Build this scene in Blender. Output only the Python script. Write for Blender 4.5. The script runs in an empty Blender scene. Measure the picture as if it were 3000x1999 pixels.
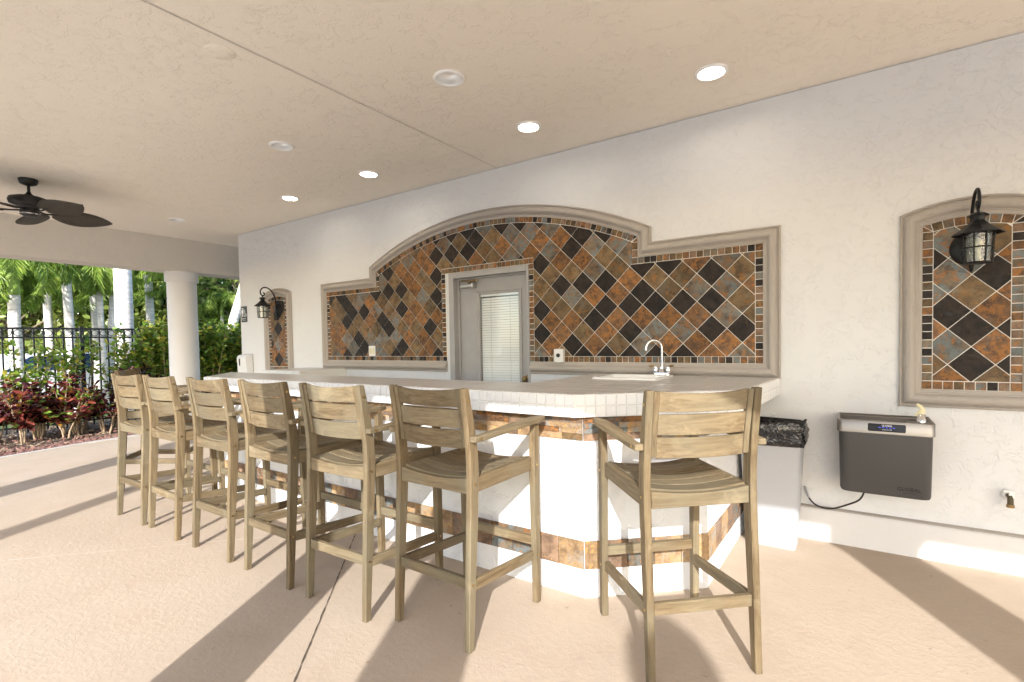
import bpy, bmesh, math, random
import numpy as np
from mathutils import Vector, Matrix
random.seed(7); RNG = np.random.default_rng(11)
R = math.radians
sc = bpy.context.scene
COL = sc.collection

# ------------------------------------------------------------------ camera
cam_d = bpy.data.cameras.new('camera'); cam = bpy.data.objects.new('camera', cam_d); COL.objects.link(cam)
cr = Vector((0.827283, 0.561515, -0.017412)); cu = Vector((-0.003393, 0.035988, 0.999346)); cf = Vector((-0.561775, 0.826684, -0.031677))
M = Matrix((( cr.x, cu.x, -cf.x, 0), (cr.y, cu.y, -cf.y, 0), (cr.z, cu.z, -cf.z, 1.391227), (0, 0, 0, 1)))
cam.matrix_world = M
cam_d.sensor_width = 36.0; cam_d.sensor_fit = 'HORIZONTAL'
cam_d.lens = 1473.35 / 3000 * 36.0; cam_d.shift_y = (1050.93 - 999.5) / 3000
cam_d.clip_start = 0.05; cam_d.clip_end = 500
sc.camera = cam
# ------------------------------------------------------------------ world, sun, exposure
SUN_EL = R(26.5); SUNDIR = Vector((0.482 * math.cos(SUN_EL), -0.876 * math.cos(SUN_EL), math.sin(SUN_EL)))   # towards the sun
w = bpy.data.worlds.new('World'); sc.world = w; w.use_nodes = True
nt = w.node_tree; nt.nodes.clear()
sky = nt.nodes.new('ShaderNodeTexSky'); sky.sky_type = 'NISHITA'; sky.sun_disc = False
sky.sun_elevation = SUN_EL; sky.sun_rotation = math.atan2(SUNDIR.x, SUNDIR.y)
sky.air_density = 1.0; sky.dust_density = 1.0; sky.ozone_density = 1.0
bg = nt.nodes.new('ShaderNodeBackground'); bg.inputs['Strength'].default_value = 0.15
wo = nt.nodes.new('ShaderNodeOutputWorld')
nt.links.new(sky.outputs[0], bg.inputs[0]); nt.links.new(bg.outputs[0], wo.inputs[0])
sl = bpy.data.lights.new('sun', 'SUN'); sl.energy = 2.3; sl.angle = R(0.55); sl.color = (1.0, 0.98, 0.945)
so = bpy.data.objects.new('sun', sl); COL.objects.link(so)
so.rotation_euler = SUNDIR.to_track_quat('Z', 'Y').to_euler(); so.location = (8, -14, 12)
vs = sc.view_settings; vs.view_transform = 'Standard'; vs.look = 'None'; vs.gamma = 1.0; vs.use_curve_mapping = False
vs.exposure = 1.7
sc.cycles.max_bounces = 8; sc.cycles.diffuse_bounces = 5; sc.cycles.glossy_bounces = 4; sc.cycles.transmission_bounces = 6
sc.cycles.transparent_max_bounces = 8; sc.cycles.caustics_reflective = False; sc.cycles.caustics_refractive = False
sc.cycles.use_adaptive_sampling = True; sc.cycles.adaptive_threshold = .03; sc.cycles.use_denoising = True; sc.cycles.sample_clamp_indirect = 8

# ------------------------------------------------------------------ material helpers
MATS = {}
class N:
    def __init__(s, name):
        s.m = bpy.data.materials.new(name); s.m.use_nodes = True; s.t = s.m.node_tree
        s.b = s.t.nodes['Principled BSDF']; MATS[name] = s.m
    def n(s, typ, **kw):
        x = s.t.nodes.new('ShaderNode' + typ)
        for k, v in kw.items():
            if k.startswith('_'): setattr(x, k[1:], v)
            else: x.inputs[k].default_value = v
        return x
    def l(s, a, b): s.t.links.new(a, b)
    def coord(s, kind='Object', scale=None, rnd=False):
        c = s.n('TexCoord').outputs[kind]
        if rnd:
            oi = s.n('ObjectInfo'); vm = s.n('VectorMath', _operation='SCALE'); cx = s.n('CombineXYZ')
            s.l(oi.outputs['Random'], cx.inputs[0]); s.l(oi.outputs['Random'], cx.inputs[2]); s.l(cx.outputs[0], vm.inputs[0]); vm.inputs['Scale'].default_value = 61.0
            va = s.n('VectorMath', _operation='ADD'); s.l(c, va.inputs[0]); s.l(vm.outputs[0], va.inputs[1]); c = va.outputs[0]
        if scale:
            mp = s.n('Mapping'); mp.inputs['Scale'].default_value = scale; s.l(c, mp.inputs[0]); c = mp.outputs[0]
        return c
    def noise(s, co, scale, detail=4, rough=.55, dist=0):
        x = s.n('TexNoise', Scale=scale, Detail=detail, Roughness=rough, Distortion=dist); s.l(co, x.inputs['Vector']); return x.outputs['Fac']
    def ramp(s, fac, stops, mode='LINEAR'):
        x = s.n('ValToRGB'); x.color_ramp.interpolation = mode; e = x.color_ramp.elements
        while len(e) < len(stops): e.new(.5)
        for k, (p, c) in enumerate(stops):
            e[k].position = p; e[k].color = (c, c, c, 1) if isinstance(c, (int, float)) else (*c, 1)
        s.l(fac, x.inputs[0]); return x.outputs[0]
    def mix(s, fac, a, b, mode='MIX'):
        x = s.n('Mix', _data_type='RGBA', _blend_type=mode)
        for i, v in ((0, fac), (6, a), (7, b)):
            if isinstance(v, (int, float)): x.inputs[i].default_value = v
            elif isinstance(v, tuple): x.inputs[i].default_value = (*v, 1)
            else: s.l(v, x.inputs[i])
        return x.outputs[2]
    def math(s, op, a, b=None):
        x = s.n('Math', _operation=op)
        for i, v in ((0, a), (1, b)):
            if v is None: continue
            if isinstance(v, (int, float)): x.inputs[i].default_value = v
            else: s.l(v, x.inputs[i])
        return x.outputs[0]
    def bump(s, h, strength=.5, dist=.01, normal=None):
        x = s.n('Bump', Strength=strength, Distance=dist); s.l(h, x.inputs['Height'])
        if normal: s.l(normal, x.inputs['Normal'])
        return x.outputs[0]
    def fin(s, col=None, rough=.6, normal=None, metal=0, spec=.5, **kw):
        b = s.b
        if col is not None:
            if isinstance(col, tuple): b.inputs['Base Color'].default_value = (*col, 1)
            else: s.l(col, b.inputs['Base Color'])
        if isinstance(rough, (int, float)): b.inputs['Roughness'].default_value = rough
        else: s.l(rough, b.inputs['Roughness'])
        b.inputs['Metallic'].default_value = metal; b.inputs['Specular IOR Level'].default_value = spec
        if normal: s.l(normal, b.inputs['Normal'])
        for k, v in kw.items(): b.inputs[k.replace('_', ' ')].default_value = v
        return s.m

def stucco(name, col, dirt=.05, amp=.0035, sc_=9.0, cover=.53):
    n = N(name); co = n.coord()
    a = n.noise(co, sc_, 5, .72, .35); mask = n.noise(co, 1.3, 2, .5)
    th = n.math('ADD', a, n.math('MULTIPLY', n.math('SUBTRACT', mask, .5), .30))
    plate = n.ramp(th, [(cover - .012, 0.0), (cover + .03, 1.0)])
    fine = n.noise(co, 45, 3, .65)
    h = n.math('ADD', n.math('MULTIPLY', plate, .62), n.math('MULTIPLY', fine, .7))
    big = n.noise(co, .55, 4, .6); c1 = tuple(x * (1 - dirt) for x in col); c2 = tuple(min(1, x * (1 + dirt * .6)) for x in col)
    colr = n.ramp(big, [(.3, c1), (.7, c2)])
    if name == 'stucco_white':
        colr = n.mix(n.ramp(n.noise(co, 5, 6, .7, .8), [(.62, 0.0), (.74, .35)]), colr, (.50, .49, .47)); colr = n.mix(n.ramp(n.noise(co, 16, 3, .6, .4), [(.70, 0.0), (.76, .5)]), colr, (.34, .32, .30))
    return n.fin(colr, .82, n.bump(h, .8, amp), spec=.25)
stucco('stucco_ceiling', (.90, .835, .74), .03, .0040, 9.5, .55)
stucco('stucco_wall', (.715, .722, .73), .03, .0031, 10.5)
stucco('stucco_beam', (.72, .67, .605), .04, .006, 6.5)
stucco('stucco_white', (.72, .725, .73), .04, .0055, 8, .55)
stucco('stucco_column', (.74, .73, .72), .03, .0006, 14)
stucco('plinth_paint', (.68, .675, .675), .05, .0012, 9)
stucco('moulding_paint', (.425, .388, .352), .10, .0022, 16)

n = N('concrete_floor'); co = n.coord()
big = n.noise(co, .55, 5, .62, .3); mid = n.noise(co, 3.5, 5, .62); fine = n.noise(co, 95, 3, .65)
c = n.ramp(big, [(.3, (.435, .346, .266)), (.5, (.473, .383, .300)), (.7, (.512, .423, .338))])
c = n.mix(n.ramp(mid, [(.50, 0.0), (.72, .45)]), c, (.43, .335, .25))
c = n.mix(n.ramp(n.noise(co, 1.7, 8, .72, .5), [(.60, 0.0), (.70, .22)]), c, (.36, .285, .215))
c = n.mix(n.ramp(n.noise(co, 11, 6, .7, .3), [(.66, 0.0), (.74, .28)]), c, (.66, .57, .48))
c = n.mix(n.ramp(n.noise(co, 23, 2, .5), [(.735, 0.0), (.76, .5)]), c, (.22, .17, .13))
c = n.mix(n.ramp(fine, [(.35, .22), (.55, 0.0)]), c, (.40, .31, .235))
pl = n.ramp(n.noise(co, 30, 5, .68, .5), [(.44, 0.0), (.62, 1.0)])
h = n.math('ADD', n.math('MULTIPLY', pl, .7), n.math('MULTIPLY', fine, .5))
n.fin(c, n.ramp(mid, [(.3, .7), (.7, .9)]), n.bump(h, .36, .003), spec=.15)

def simple(name, col, rough=.5, metal=0, spec=.5, bumpsc=None, amp=.001, var=.0, **kw):
    n = N(name); c = col; nr = None
    if var:
        co = n.coord(rnd=True); c = n.ramp(n.noise(co, 6, 5, .6), [(.3, tuple(x * (1 - var) for x in col)), (.7, tuple(min(1, x * (1 + var)) for x in col))])
    if bumpsc:
        co = n.coord(); nr = n.bump(n.noise(co, bumpsc, 4, .6), .5, amp)
    return n.fin(c, rough, nr, metal, spec, **kw)
simple('grout', (.86, .84, .79), .9, spec=.2, bumpsc=90, amp=.0008)
simple('grout_grey', (.42, .40, .37), .9, spec=.2)
simple('white_tile', (.82, .82, .815), .24, var=.03)
simple('counter_tile', (.60, .58, .56), .32, var=.06)
simple('tray_steel', (.20, .19, .18), .38, .8)
simple('joint_dark', (.10, .075, .055), .9)
simple('joint_light', (.66, .59, .50), .85)
simple('door_paint', (.36, .352, .352), .42, var=.05)
simple('reveal_white', (.66, .67, .68), .7, bumpsc=40, amp=.003)
simple('blind_slat', (.92, .95, .96), .5)
simple('room_backing', (.25, .27, .28), .9)
simple('black_metal', (.009, .009, .010), .36, spec=.28, bumpsc=60, amp=.0006)
simple('fan_black', (.012, .011, .010), .45)
simple('fan_blade', (.045, .036, .026), .55, bumpsc=120, amp=.001)
simple('fence_black', (.012, .014, .017), .30)
simple('chrome', (.75, .76, .78), .08, 1.0)
simple('brass', (.55, .38, .16), .3, 1.0)
simple('aged_brass', (.33, .22, .10), .35, 1.0)
simple('closer_silver', (.48, .49, .50), .38, .9, bumpsc=50, amp=.001)
simple('white_plastic', (.80, .80, .79), .35)
simple('cream_plastic', (.72, .66, .42), .4)
simple('sink_white', (.86, .86, .85), .12)
simple('trash_grey', (.45, .475, .52), .42, var=.02)
simple('fountain_grey', (.050, .0485, .0485), .5, bumpsc=300, amp=.0003)
simple('display_black', (.01, .012, .018), .15)
simple('sign_black', (.012, .013, .016), .35)
simple('sign_white', (.85, .85, .85), .5)
simple('rust_brass', (.12, .10, .06), .6, .6, var=.3)
simple('cord_black', (.01, .01, .01), .45)
simple('light_trim', (.93, .93, .92), .35)
simple('light_off', (.93, .93, .92), .35, .55)
simple('mulch_ground', (.10, .065, .05), .95, var=.35, bumpsc=40, amp=.03)
simple('lava_rock', (.20, .105, .085), .95, var=.45, bumpsc=90, amp=.006)
simple('kerb_concrete', (.50, .47, .43), .85, bumpsc=60, amp=.002)
simple('car_white', (.80, .80, .80), .15)
simple('car_glass', (.03, .06, .12), .05)
simple('tyre_black', (.02, .02, .02), .8)
simple('tail_red', (.55, .01, .01), .2)
simple('twig', (.36, .27, .18), .9, var=.3)
simple('bark', (.24, .19, .14), .95, bumpsc=20, amp=.02, var=.25)
simple('asphalt', (.12, .12, .12), .9, bumpsc=80, amp=.004)
simple('bounce_deck', (.74, .70, .64), .85, var=.05)

n = N('blue_led'); n.fin((.02, .03, .3), .4); n.b.inputs['Emission Color'].default_value = (.05, .12, 1, 1); n.b.inputs['Emission Strength'].default_value = .5
n = N('lamp_on'); n.fin((.9, .85, .75), .4); n.b.inputs['Emission Color'].default_value = (1, .90, .74, 1); n.b.inputs['Emission Strength'].default_value = 14.0

n = N('black_bag'); co = n.coord()
n.fin((.010, .010, .012), .16, n.bump(n.noise(co, 15, 2, .5, 2.0), .7, .02), spec=.6)
n = N('brushed_steel'); co = n.coord(scale=(2, 2, 160)); n.fin((.30, .28, .26), .40, n.bump(n.noise(co, 6, 3), .12, .001), 1.0)
n = N('window_glass'); n.fin((1, 1, 1), .02)
_tr = n.n('BsdfTransparent'); _tr.inputs[0].default_value = (.99, .995, .99, 1); _gl = n.n('BsdfGlossy', Roughness=.02); _mx = n.n('MixShader'); _mx.inputs[0].default_value = .05
n.l(_tr.outputs[0], _mx.inputs[1]); n.l(_gl.outputs[0], _mx.inputs[2]); n.l(_mx.outputs[0], [x for x in n.t.nodes if x.type == 'OUTPUT_MATERIAL'][0].inputs[0])
n = N('seeded_glass'); _co = n.coord(); n.fin((1, 1, 1), .05); _bp = n.bump(n.noise(_co, 55, 3, .5), .6, .006)
_tr = n.n('BsdfTransparent'); _tr.inputs[0].default_value = (.80, .82, .78, 1); _gl = n.n('BsdfGlossy', Roughness=.08); _mx = n.n('MixShader'); _mx.inputs[0].default_value = .16; n.l(_bp, _gl.inputs['Normal'])
n.l(_tr.outputs[0], _mx.inputs[1]); n.l(_gl.outputs[0], _mx.inputs[2]); n.l(_mx.outputs[0], [x for x in n.t.nodes if x.type == 'OUTPUT_MATERIAL'][0].inputs[0])
n = N('grass'); co = n.coord(); n.fin(n.ramp(n.noise(co, 3, 6), [(.3, (.05, .09, .02)), (.7, (.12, .17, .04))]), .9, n.bump(n.noise(co, 60, 3), .8, .03))
n = N('palm_bark'); co = n.coord(scale=(1, 1, 6)); ring = n.noise(co, 3, 4, .7)
n.fin(n.ramp(ring, [(.3, (.46, .43, .40)), (.55, (.70, .67, .63)), (.75, (.80, .77, .73))]), .9, n.bump(ring, .7, .02))
simple('palm_shaft', (.22, .33, .05), .45, var=.15)

# slate families
def slate(name, base, dark, rust, blue, wr, wb, rough=.38):
    n = N(name); co = n.coord(rnd=True)
    a = n.noise(co, 14, 6, .7, .3); b2 = n.noise(co, 24, 5, .72, .5); d = n.noise(co, 8, 5, .65, .4); e = n.noise(co, 70, 3, .6)
    c = n.ramp(a, [(.38, dark), (.58, base)])
    c = n.mix(n.ramp(d, [(.50 - wb, 0.0), (.62 - wb, .8)]), c, blue)
    c = n.mix(n.ramp(b2, [(.54 - wr, 0.0), (.62 - wr, .92)]), c, rust)
    c = n.mix(n.ramp(e, [(.56, 0.0), (.68, .65)]), c, dark)
    oi = n.n('ObjectInfo'); hs = n.n('HueSaturation'); n.l(c, hs.inputs['Color'])
    v = n.n('MapRange'); n.l(oi.outputs['Random'], v.inputs[0]); v.inputs[3].default_value = .78; v.inputs[4].default_value = 1.2; n.l(v.outputs[0], hs.inputs['Value'])
    h = n.math('ADD', n.math('MULTIPLY', a, .8), n.math('MULTIPLY', e, .25))
    return n.fin(hs.outputs[0], n.ramp(b2, [(.3, .46), (.7, .66)]), n.bump(h, .55, .005), spec=.22)
slate('slate_dark', (.036, .026, .020), (.013, .0105, .0095), (.13, .065, .028), (.038, .042, .048), -.09, -.10)
slate('slate_olive', (.205, .138, .070), (.080, .052, .029), (.32, .140, .036), (.155, .160, .138), -.02, -.05)
slate('slate_rust', (.205, .112, .054), (.078, .043, .026), (.33, .148, .045), (.15, .150, .14), .06, -.08)
slate('slate_blue', (.19, .148, .10), (.080, .064, .051), (.30, .14, .055), (.165, .205, .215), .01, .05)
slate('slate_gold', (.40, .275, .155), (.22, .14, .078), (.50, .285, .10), (.32, .32, .30), .0, -.03)
slate('slate_brown', (.27, .175, .115), (.13, .085, .058), (.38, .21, .09), (.26, .25, .23), -.03, -.06)

def wood(ax):
    n = N('wood_' + 'xyz'[ax]); s = [26, 26, 26]; s[ax] = 1.6
    co = n.coord(rnd=True, scale=tuple(s)); co2 = n.coord(rnd=True)
    g = n.noise(co, 2.2, 6, .65, .8); g2 = n.noise(co, 9, 4, .6); p = n.noise(co2, 5, 5, .6, .4); q = n.noise(co2, 2.2, 4, .5)
    c = n.ramp(g, [(.28, (.088, .057, .029)), (.5, (.172, .125, .070)), (.72, (.245, .187, .110))])
    c = n.mix(n.ramp(q, [(.40, 0.0), (.62, .55)]), c, (.180, .162, .112))
    c = n.mix(n.ramp(p, [(.60, 0.0), (.72, .5)]), c, (.33, .262, .165))
    c = n.mix(n.ramp(g2, [(.30, .35), (.45, 0.0)]), c, (.115, .080, .048))
    oi = n.n('ObjectInfo'); hs = n.n('HueSaturation'); n.l(c, hs.inputs['Color']); v = n.n('MapRange'); n.l(oi.outputs['Random'], v.inputs[0]); v.inputs[3].default_value = .80; v.inputs[4].default_value = 1.16; n.l(v.outputs[0], hs.inputs['Value']); c = hs.outputs[0]
    return n.fin(c, .66, n.bump(n.math('ADD', g, n.math('MULTIPLY', g2, .5)), .25, .002), spec=.2)
for a in range(3): wood(a)

def leafmat(name, cols, trans=.38, rough=.34):
    n = N(name); co = n.coord('Object'); f = n.noise(co, 7, 4, .6)
    k = len(cols); c = n.ramp(f, [(.25 + .5 * i / max(1, k - 1), cols[i]) for i in range(k)])
    m = n.fin(c, rough, spec=.5); b = n.b
    tr = n.n('BsdfTranslucent'); n.l(c, tr.inputs[0]); mx = n.n('MixShader'); mx.inputs[0].default_value = trans
    out = [x for x in n.t.nodes if x.type == 'OUTPUT_MATERIAL'][0]
    n.l(b.outputs[0], mx.inputs[1]); n.l(tr.outputs[0], mx.inputs[2]); n.l(mx.outputs[0], out.inputs[0]); return m
leafmat('leaf_green', [(0.11, 0.22, 0.025), (0.22, 0.35, 0.05), (0.42, 0.48, 0.1)])
leafmat('leaf_yellow', [(0.48, 0.46, 0.07), (0.62, 0.55, 0.09)])
leafmat('leaf_dark', [(0.04, 0.09, 0.02), (0.09, 0.17, 0.03)])
leafmat('leaf_tree', [(0.13, 0.2, 0.04), (0.28, 0.36, 0.08), (0.48, 0.52, 0.17)])
leafmat('leaf_tree_pale', [(0.26, 0.31, 0.1), (0.43, 0.47, 0.2), (0.6, 0.6, 0.32)])  # paler copy of the tree leaves, sunlit brightness put into the colour
leafmat('croton_burgundy', [(0.035, 0.012, 0.018), (0.11, 0.028, 0.034)], .2, .24)
leafmat('croton_red', [(0.2, 0.035, 0.03), (0.34, 0.1, 0.075)], .25, .24)
leafmat('croton_orange', [(.45, .18, .03), (.55, .33, .06)], .25, .24)
leafmat('frond_green', [(0.13, 0.25, 0.035), (0.26, 0.38, 0.06), (0.46, 0.55, 0.13)], .3)

# ------------------------------------------------------------------ mesh helpers
def tag(o, label=None, cat=None, group=None, kind=None):
    if label: o['label'] = label
    if cat: o['category'] = cat
    if group: o['group'] = group
    if kind: o['kind'] = kind
    return o
def link(name, me, mat=None, parent=None, loc=None, rz=None):
    o = bpy.data.objects.new(name, me); COL.objects.link(o)
    if mat is not None and me is not None and len(me.materials) == 0:
        for m in ([mat] if isinstance(mat, str) else mat): me.materials.append(MATS[m])
    if parent: o.parent = parent
    if loc: o.location = loc
    if rz: o.rotation_euler = (0, 0, rz)
    return o
def empty(name, loc=(0, 0, 0), rz=0, **t):
    o = bpy.data.objects.new(name, None); COL.objects.link(o); o.location = loc; o.rotation_euler = (0, 0, rz); o.empty_display_size = .1
    return tag(o, **t)
class MB:
    def __init__(s): s.v = []; s.f = []; s.sm = []
    def add(s, vs, fs, smooth=False):
        k = len(s.v); s.v += [tuple(p) for p in vs]; s.f += [tuple(i + k for i in f) for f in fs]; s.sm += [smooth] * len(fs); return s
    def box(s, x0, x1, y0, y1, z0, z1):
        v = [(x, y, z) for x in (x0, x1) for y in (y0, y1) for z in (z0, z1)]
        return s.add(v, [(0, 1, 3, 2), (4, 6, 7, 5), (0, 4, 5, 1), (2, 3, 7, 6), (0, 2, 6, 4), (1, 5, 7, 3)])
    def cbox(s, x0, x1, y0, y1, z0, z1, c=.003):
        # box with chamfered edges (convex hull of 24 points)
        b = bmesh.new()
        for sx in (0, 1):
            for sy in (0, 1):
                for sz in (0, 1):
                    X, Y, Z = (x0, x1)[sx], (y0, y1)[sy], (z0, z1)[sz]; dx, dy, dz = c * (1 - 2 * sx), c * (1 - 2 * sy), c * (1 - 2 * sz)
                    b.verts.new((X + dx, Y + dy, Z)); b.verts.new((X + dx, Y, Z + dz)); b.verts.new((X, Y + dy, Z + dz))
        return s.hull(b)
    def hull(s, b):
        bmesh.ops.convex_hull(b, input=b.verts[:]); bmesh.ops.dissolve_limit(b, angle_limit=.01, verts=b.verts[:], edges=b.edges[:])
        b.verts.index_update(); vs = [tuple(v.co) for v in b.verts]; fs = [tuple(v.index for v in f.verts) for f in b.faces]; b.free(); return s.add(vs, fs)
    def prism(s, poly, a0, a1, axis=1):
        # poly: list of 2-D points; extruded along axis from a0 to a1
        def p3(p, a): return (p[0], a, p[1]) if axis == 1 else ((p[0], p[1], a) if axis == 2 else (a, p[0], p[1]))
        k = len(poly); v = [p3(p, a0) for p in poly] + [p3(p, a1) for p in poly]
        area = sum(poly[i][0] * poly[(i + 1) % k][1] - poly[(i + 1) % k][0] * poly[i][1] for i in range(k))
        f = [tuple(range(k))[::-1], tuple(range(k, 2 * k))] + [(i, (i + 1) % k, k + (i + 1) % k, k + i) for i in range(k)]
        flip = (area < 0) ^ (axis == 1) ^ (a1 < a0)
        if flip: f = [x[::-1] for x in f]
        return s.add(v, f)
    def tube(s, pts, r, seg=10, caps=True, smooth=True):
        pts = [Vector(p) for p in pts]; k = len(pts); rs = r if isinstance(r, (list, tuple)) else [r] * k
        up = Vector((0, 0, 1)); V = []; prev = None
        for i, p in enumerate(pts):
            d = (pts[min(i + 1, k - 1)] - pts[max(i - 1, 0)]).normalized()
            if prev is None:
                a = d.cross(up)
                if a.length < .05: a = d.cross(Vector((1, 0, 0)))
            else: a = prev - d * prev.dot(d)
            a.normalize(); prev = a; b = d.cross(a)
            for j in range(seg): t = 2 * math.pi * j / seg; V.append(p + (a * math.cos(t) + b * math.sin(t)) * rs[i])
        F = [(i * seg + j, i * seg + (j + 1) % seg, (i + 1) * seg + (j + 1) % seg, (i + 1) * seg + j) for i in range(k - 1) for j in range(seg)]
        s.add(V, F, smooth)
        if caps: s.add(V[:seg], [tuple(range(seg))]); s.add(V[-seg:], [tuple(range(seg))[::-1]])
        return s
    def lathe(s, prof, c=(0, 0, 0), seg=24, smooth=True, sx=1, sy=1):
        k = len(prof); V = [(c[0] + r * sx * math.cos(2 * math.pi * j / seg), c[1] + r * sy * math.sin(2 * math.pi * j / seg), c[2] + z) for r, z in prof for j in range(seg)]
        F = [(i * seg + j, i * seg + (j + 1) % seg, (i + 1) * seg + (j + 1) % seg, (i + 1) * seg + j) for i in range(k - 1) for j in range(seg)]
        return s.add(V, F, smooth)
    def build(s, name, mat, parent=None, loc=None, rz=None, mi=None):
        me = bpy.data.meshes.new(name); me.from_pydata([tuple(v) for v in s.v], [], s.f)
        me.polygons.foreach_set('use_smooth', s.sm)
        if mi is not None: me.polygons.foreach_set('material_index', mi)
        me.update(); b = bmesh.new(); b.from_mesh(me); bmesh.ops.recalc_face_normals(b, faces=b.faces[:]); b.to_mesh(me); b.free()
        return link(name, me, mat, parent, loc, rz)
def box(name, x0, x1, y0, y1, z0, z1, mat, parent=None, c=None):
    m = MB(); (m.cbox(x0, x1, y0, y1, z0, z1, c) if c else m.box(x0, x1, y0, y1, z0, z1)); return m.build(name, mat, parent)
def copy_tree(o, parent=None):
    c = o.copy(); COL.objects.link(c)
    if parent: c.parent = parent
    for ch in list(o.children): copy_tree(ch, c)
    return c
def fill_plane(name, outer, holes, z, mat, flip=False, thick=None):
    b = bmesh.new(); es = []
    for loop in [outer] + holes:
        vs = [b.verts.new((p[0], p[1], z)) for p in loop]
        es += [b.edges.new((vs[i], vs[(i + 1) % len(vs)])) for i in range(len(vs))]
    bmesh.ops.triangle_fill(b, use_beauty=True, use_dissolve=False, edges=es)
    for f in b.faces:
        if (f.normal.z < 0) != flip: f.normal_flip()
    if thick:
        bmesh.ops.recalc_face_normals(b, faces=b.faces[:])
        g = bmesh.ops.extrude_face_region(b, geom=b.faces[:]); bmesh.ops.translate(b, verts=[v for v in g['geom'] if isinstance(v, bmesh.types.BMVert)], vec=(0, 0, thick))
        bmesh.ops.recalc_face_normals(b, faces=b.faces[:])
    me = bpy.data.meshes.new(name); b.to_mesh(me); b.free(); return link(name, me, mat)
def text(name, s, size, mat, parent, mtx, extrude=.0008, align='CENTER'):
    cu_ = bpy.data.curves.new(name, 'FONT'); cu_.body = s; cu_.size = size; cu_.extrude = extrude; cu_.align_x = align; cu_.align_y = 'CENTER'; cu_.resolution_u = 2
    t = bpy.data.objects.new(name, cu_); COL.objects.link(t); dg = bpy.context.evaluated_depsgraph_get(); me = bpy.data.meshes.new_from_object(t.evaluated_get(dg)); bpy.data.objects.remove(t)
    me.transform(mtx); me.materials.clear(); return link(name, me, mat, parent)
WALLTXT = lambda x, y, z: Matrix.Translation((x, y, z)) @ Matrix.Rotation(R(90), 4, 'X')

# 2-D polygon tools
def clip(poly, pt, nrm):
    out = []
    for i in range(len(poly)):
        a, b = poly[i], poly[(i + 1) % len(poly)]
        da = (a[0] - pt[0]) * nrm[0] + (a[1] - pt[1]) * nrm[1]; db = (b[0] - pt[0]) * nrm[0] + (b[1] - pt[1]) * nrm[1]
        if da >= 0: out.append(a)
        if da * db < 0: t = da / (da - db); out.append((a[0] + t * (b[0] - a[0]), a[1] + t * (b[1] - a[1])))
    return out
def clip_convex(poly, cell):   # cell counter-clockwise
    for i in range(len(cell)):
        a, b = cell[i], cell[(i + 1) % len(cell)]
        poly = clip(poly, a, (-(b[1] - a[1]), b[0] - a[0]))
        if len(poly) < 3: return []
    return poly
def area(p): return .5 * sum(p[i][0] * p[(i + 1) % len(p)][1] - p[(i + 1) % len(p)][0] * p[i][1] for i in range(len(p)))
def inset(poly, g):
    if area(poly) < 0: poly = poly[::-1]
    out = poly
    for i in range(len(poly)):
        a, b = poly[i], poly[(i + 1) % len(poly)]; L = math.hypot(b[0] - a[0], b[1] - a[1])
        if L < 1e-6: continue
        nx, ny = -(b[1] - a[1]) / L, (b[0] - a[0]) / L
        out = clip(out, (a[0] + nx * g, a[1] + ny * g), (nx, ny))
        if len(out) < 3: return []
    return out
def sweep(path, prof, closed, y, side=1):
    # frame moulding in the wall plane: path = outer polyline (x, z); prof = (offset inwards, proud)
    k = len(path); V = []
    nrm = []
    for i in range(k):
        def dirn(a, b): L = math.hypot(b[0] - a[0], b[1] - a[1]); return ((b[0] - a[0]) / L, (b[1] - a[1]) / L)
        d0 = dirn(path[i - 1], path[i]) if (closed or i > 0) else None; d1 = dirn(path[i], path[(i + 1) % k]) if (closed or i < k - 1) else None
        d0 = d0 or d1; d1 = d1 or d0
        n0 = (d0[1] * side, -d0[0] * side); n1 = (d1[1] * side, -d1[0] * side)
        m = (n0[0] + n1[0], n0[1] + n1[1]); q = m[0] * n0[0] + m[1] * n0[1]; nrm.append((m[0] / q, m[1] / q))
    for i in range(k):
        for t, hgt in prof: V.append((path[i][0] + nrm[i][0] * t, y - hgt, path[i][1] + nrm[i][1] * t))
    p = len(prof); m = MB()
    F = [(i * p + j, ((i + 1) % k) * p + j, ((i + 1) % k) * p + j + 1, i * p + j + 1) for i in range(k if closed else k - 1) for j in range(p - 1)]
    m.add(V, F)
    if not closed: m.add(V[:p], [tuple(range(p))]); m.add(V[-p:], [tuple(range(p))[::-1]])
    return m, nrm
PROF = [(0, 0), (0, .020), (.006, .026), (.012, .024), (.015, .017), (.020, .020), (.026, .034), (.036, .045), (.050, .051), (.063, .049), (.073, .041), (.079, .031), (.083, .025), (.088, .024), (.092, .019), (.110, .018), (.110, 0)]

# ================================================================== SETTING
WY = 4.0; CH = 3.079
DX0, DX1, DZ = -3.535, -2.506, 2.120           # door opening
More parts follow.
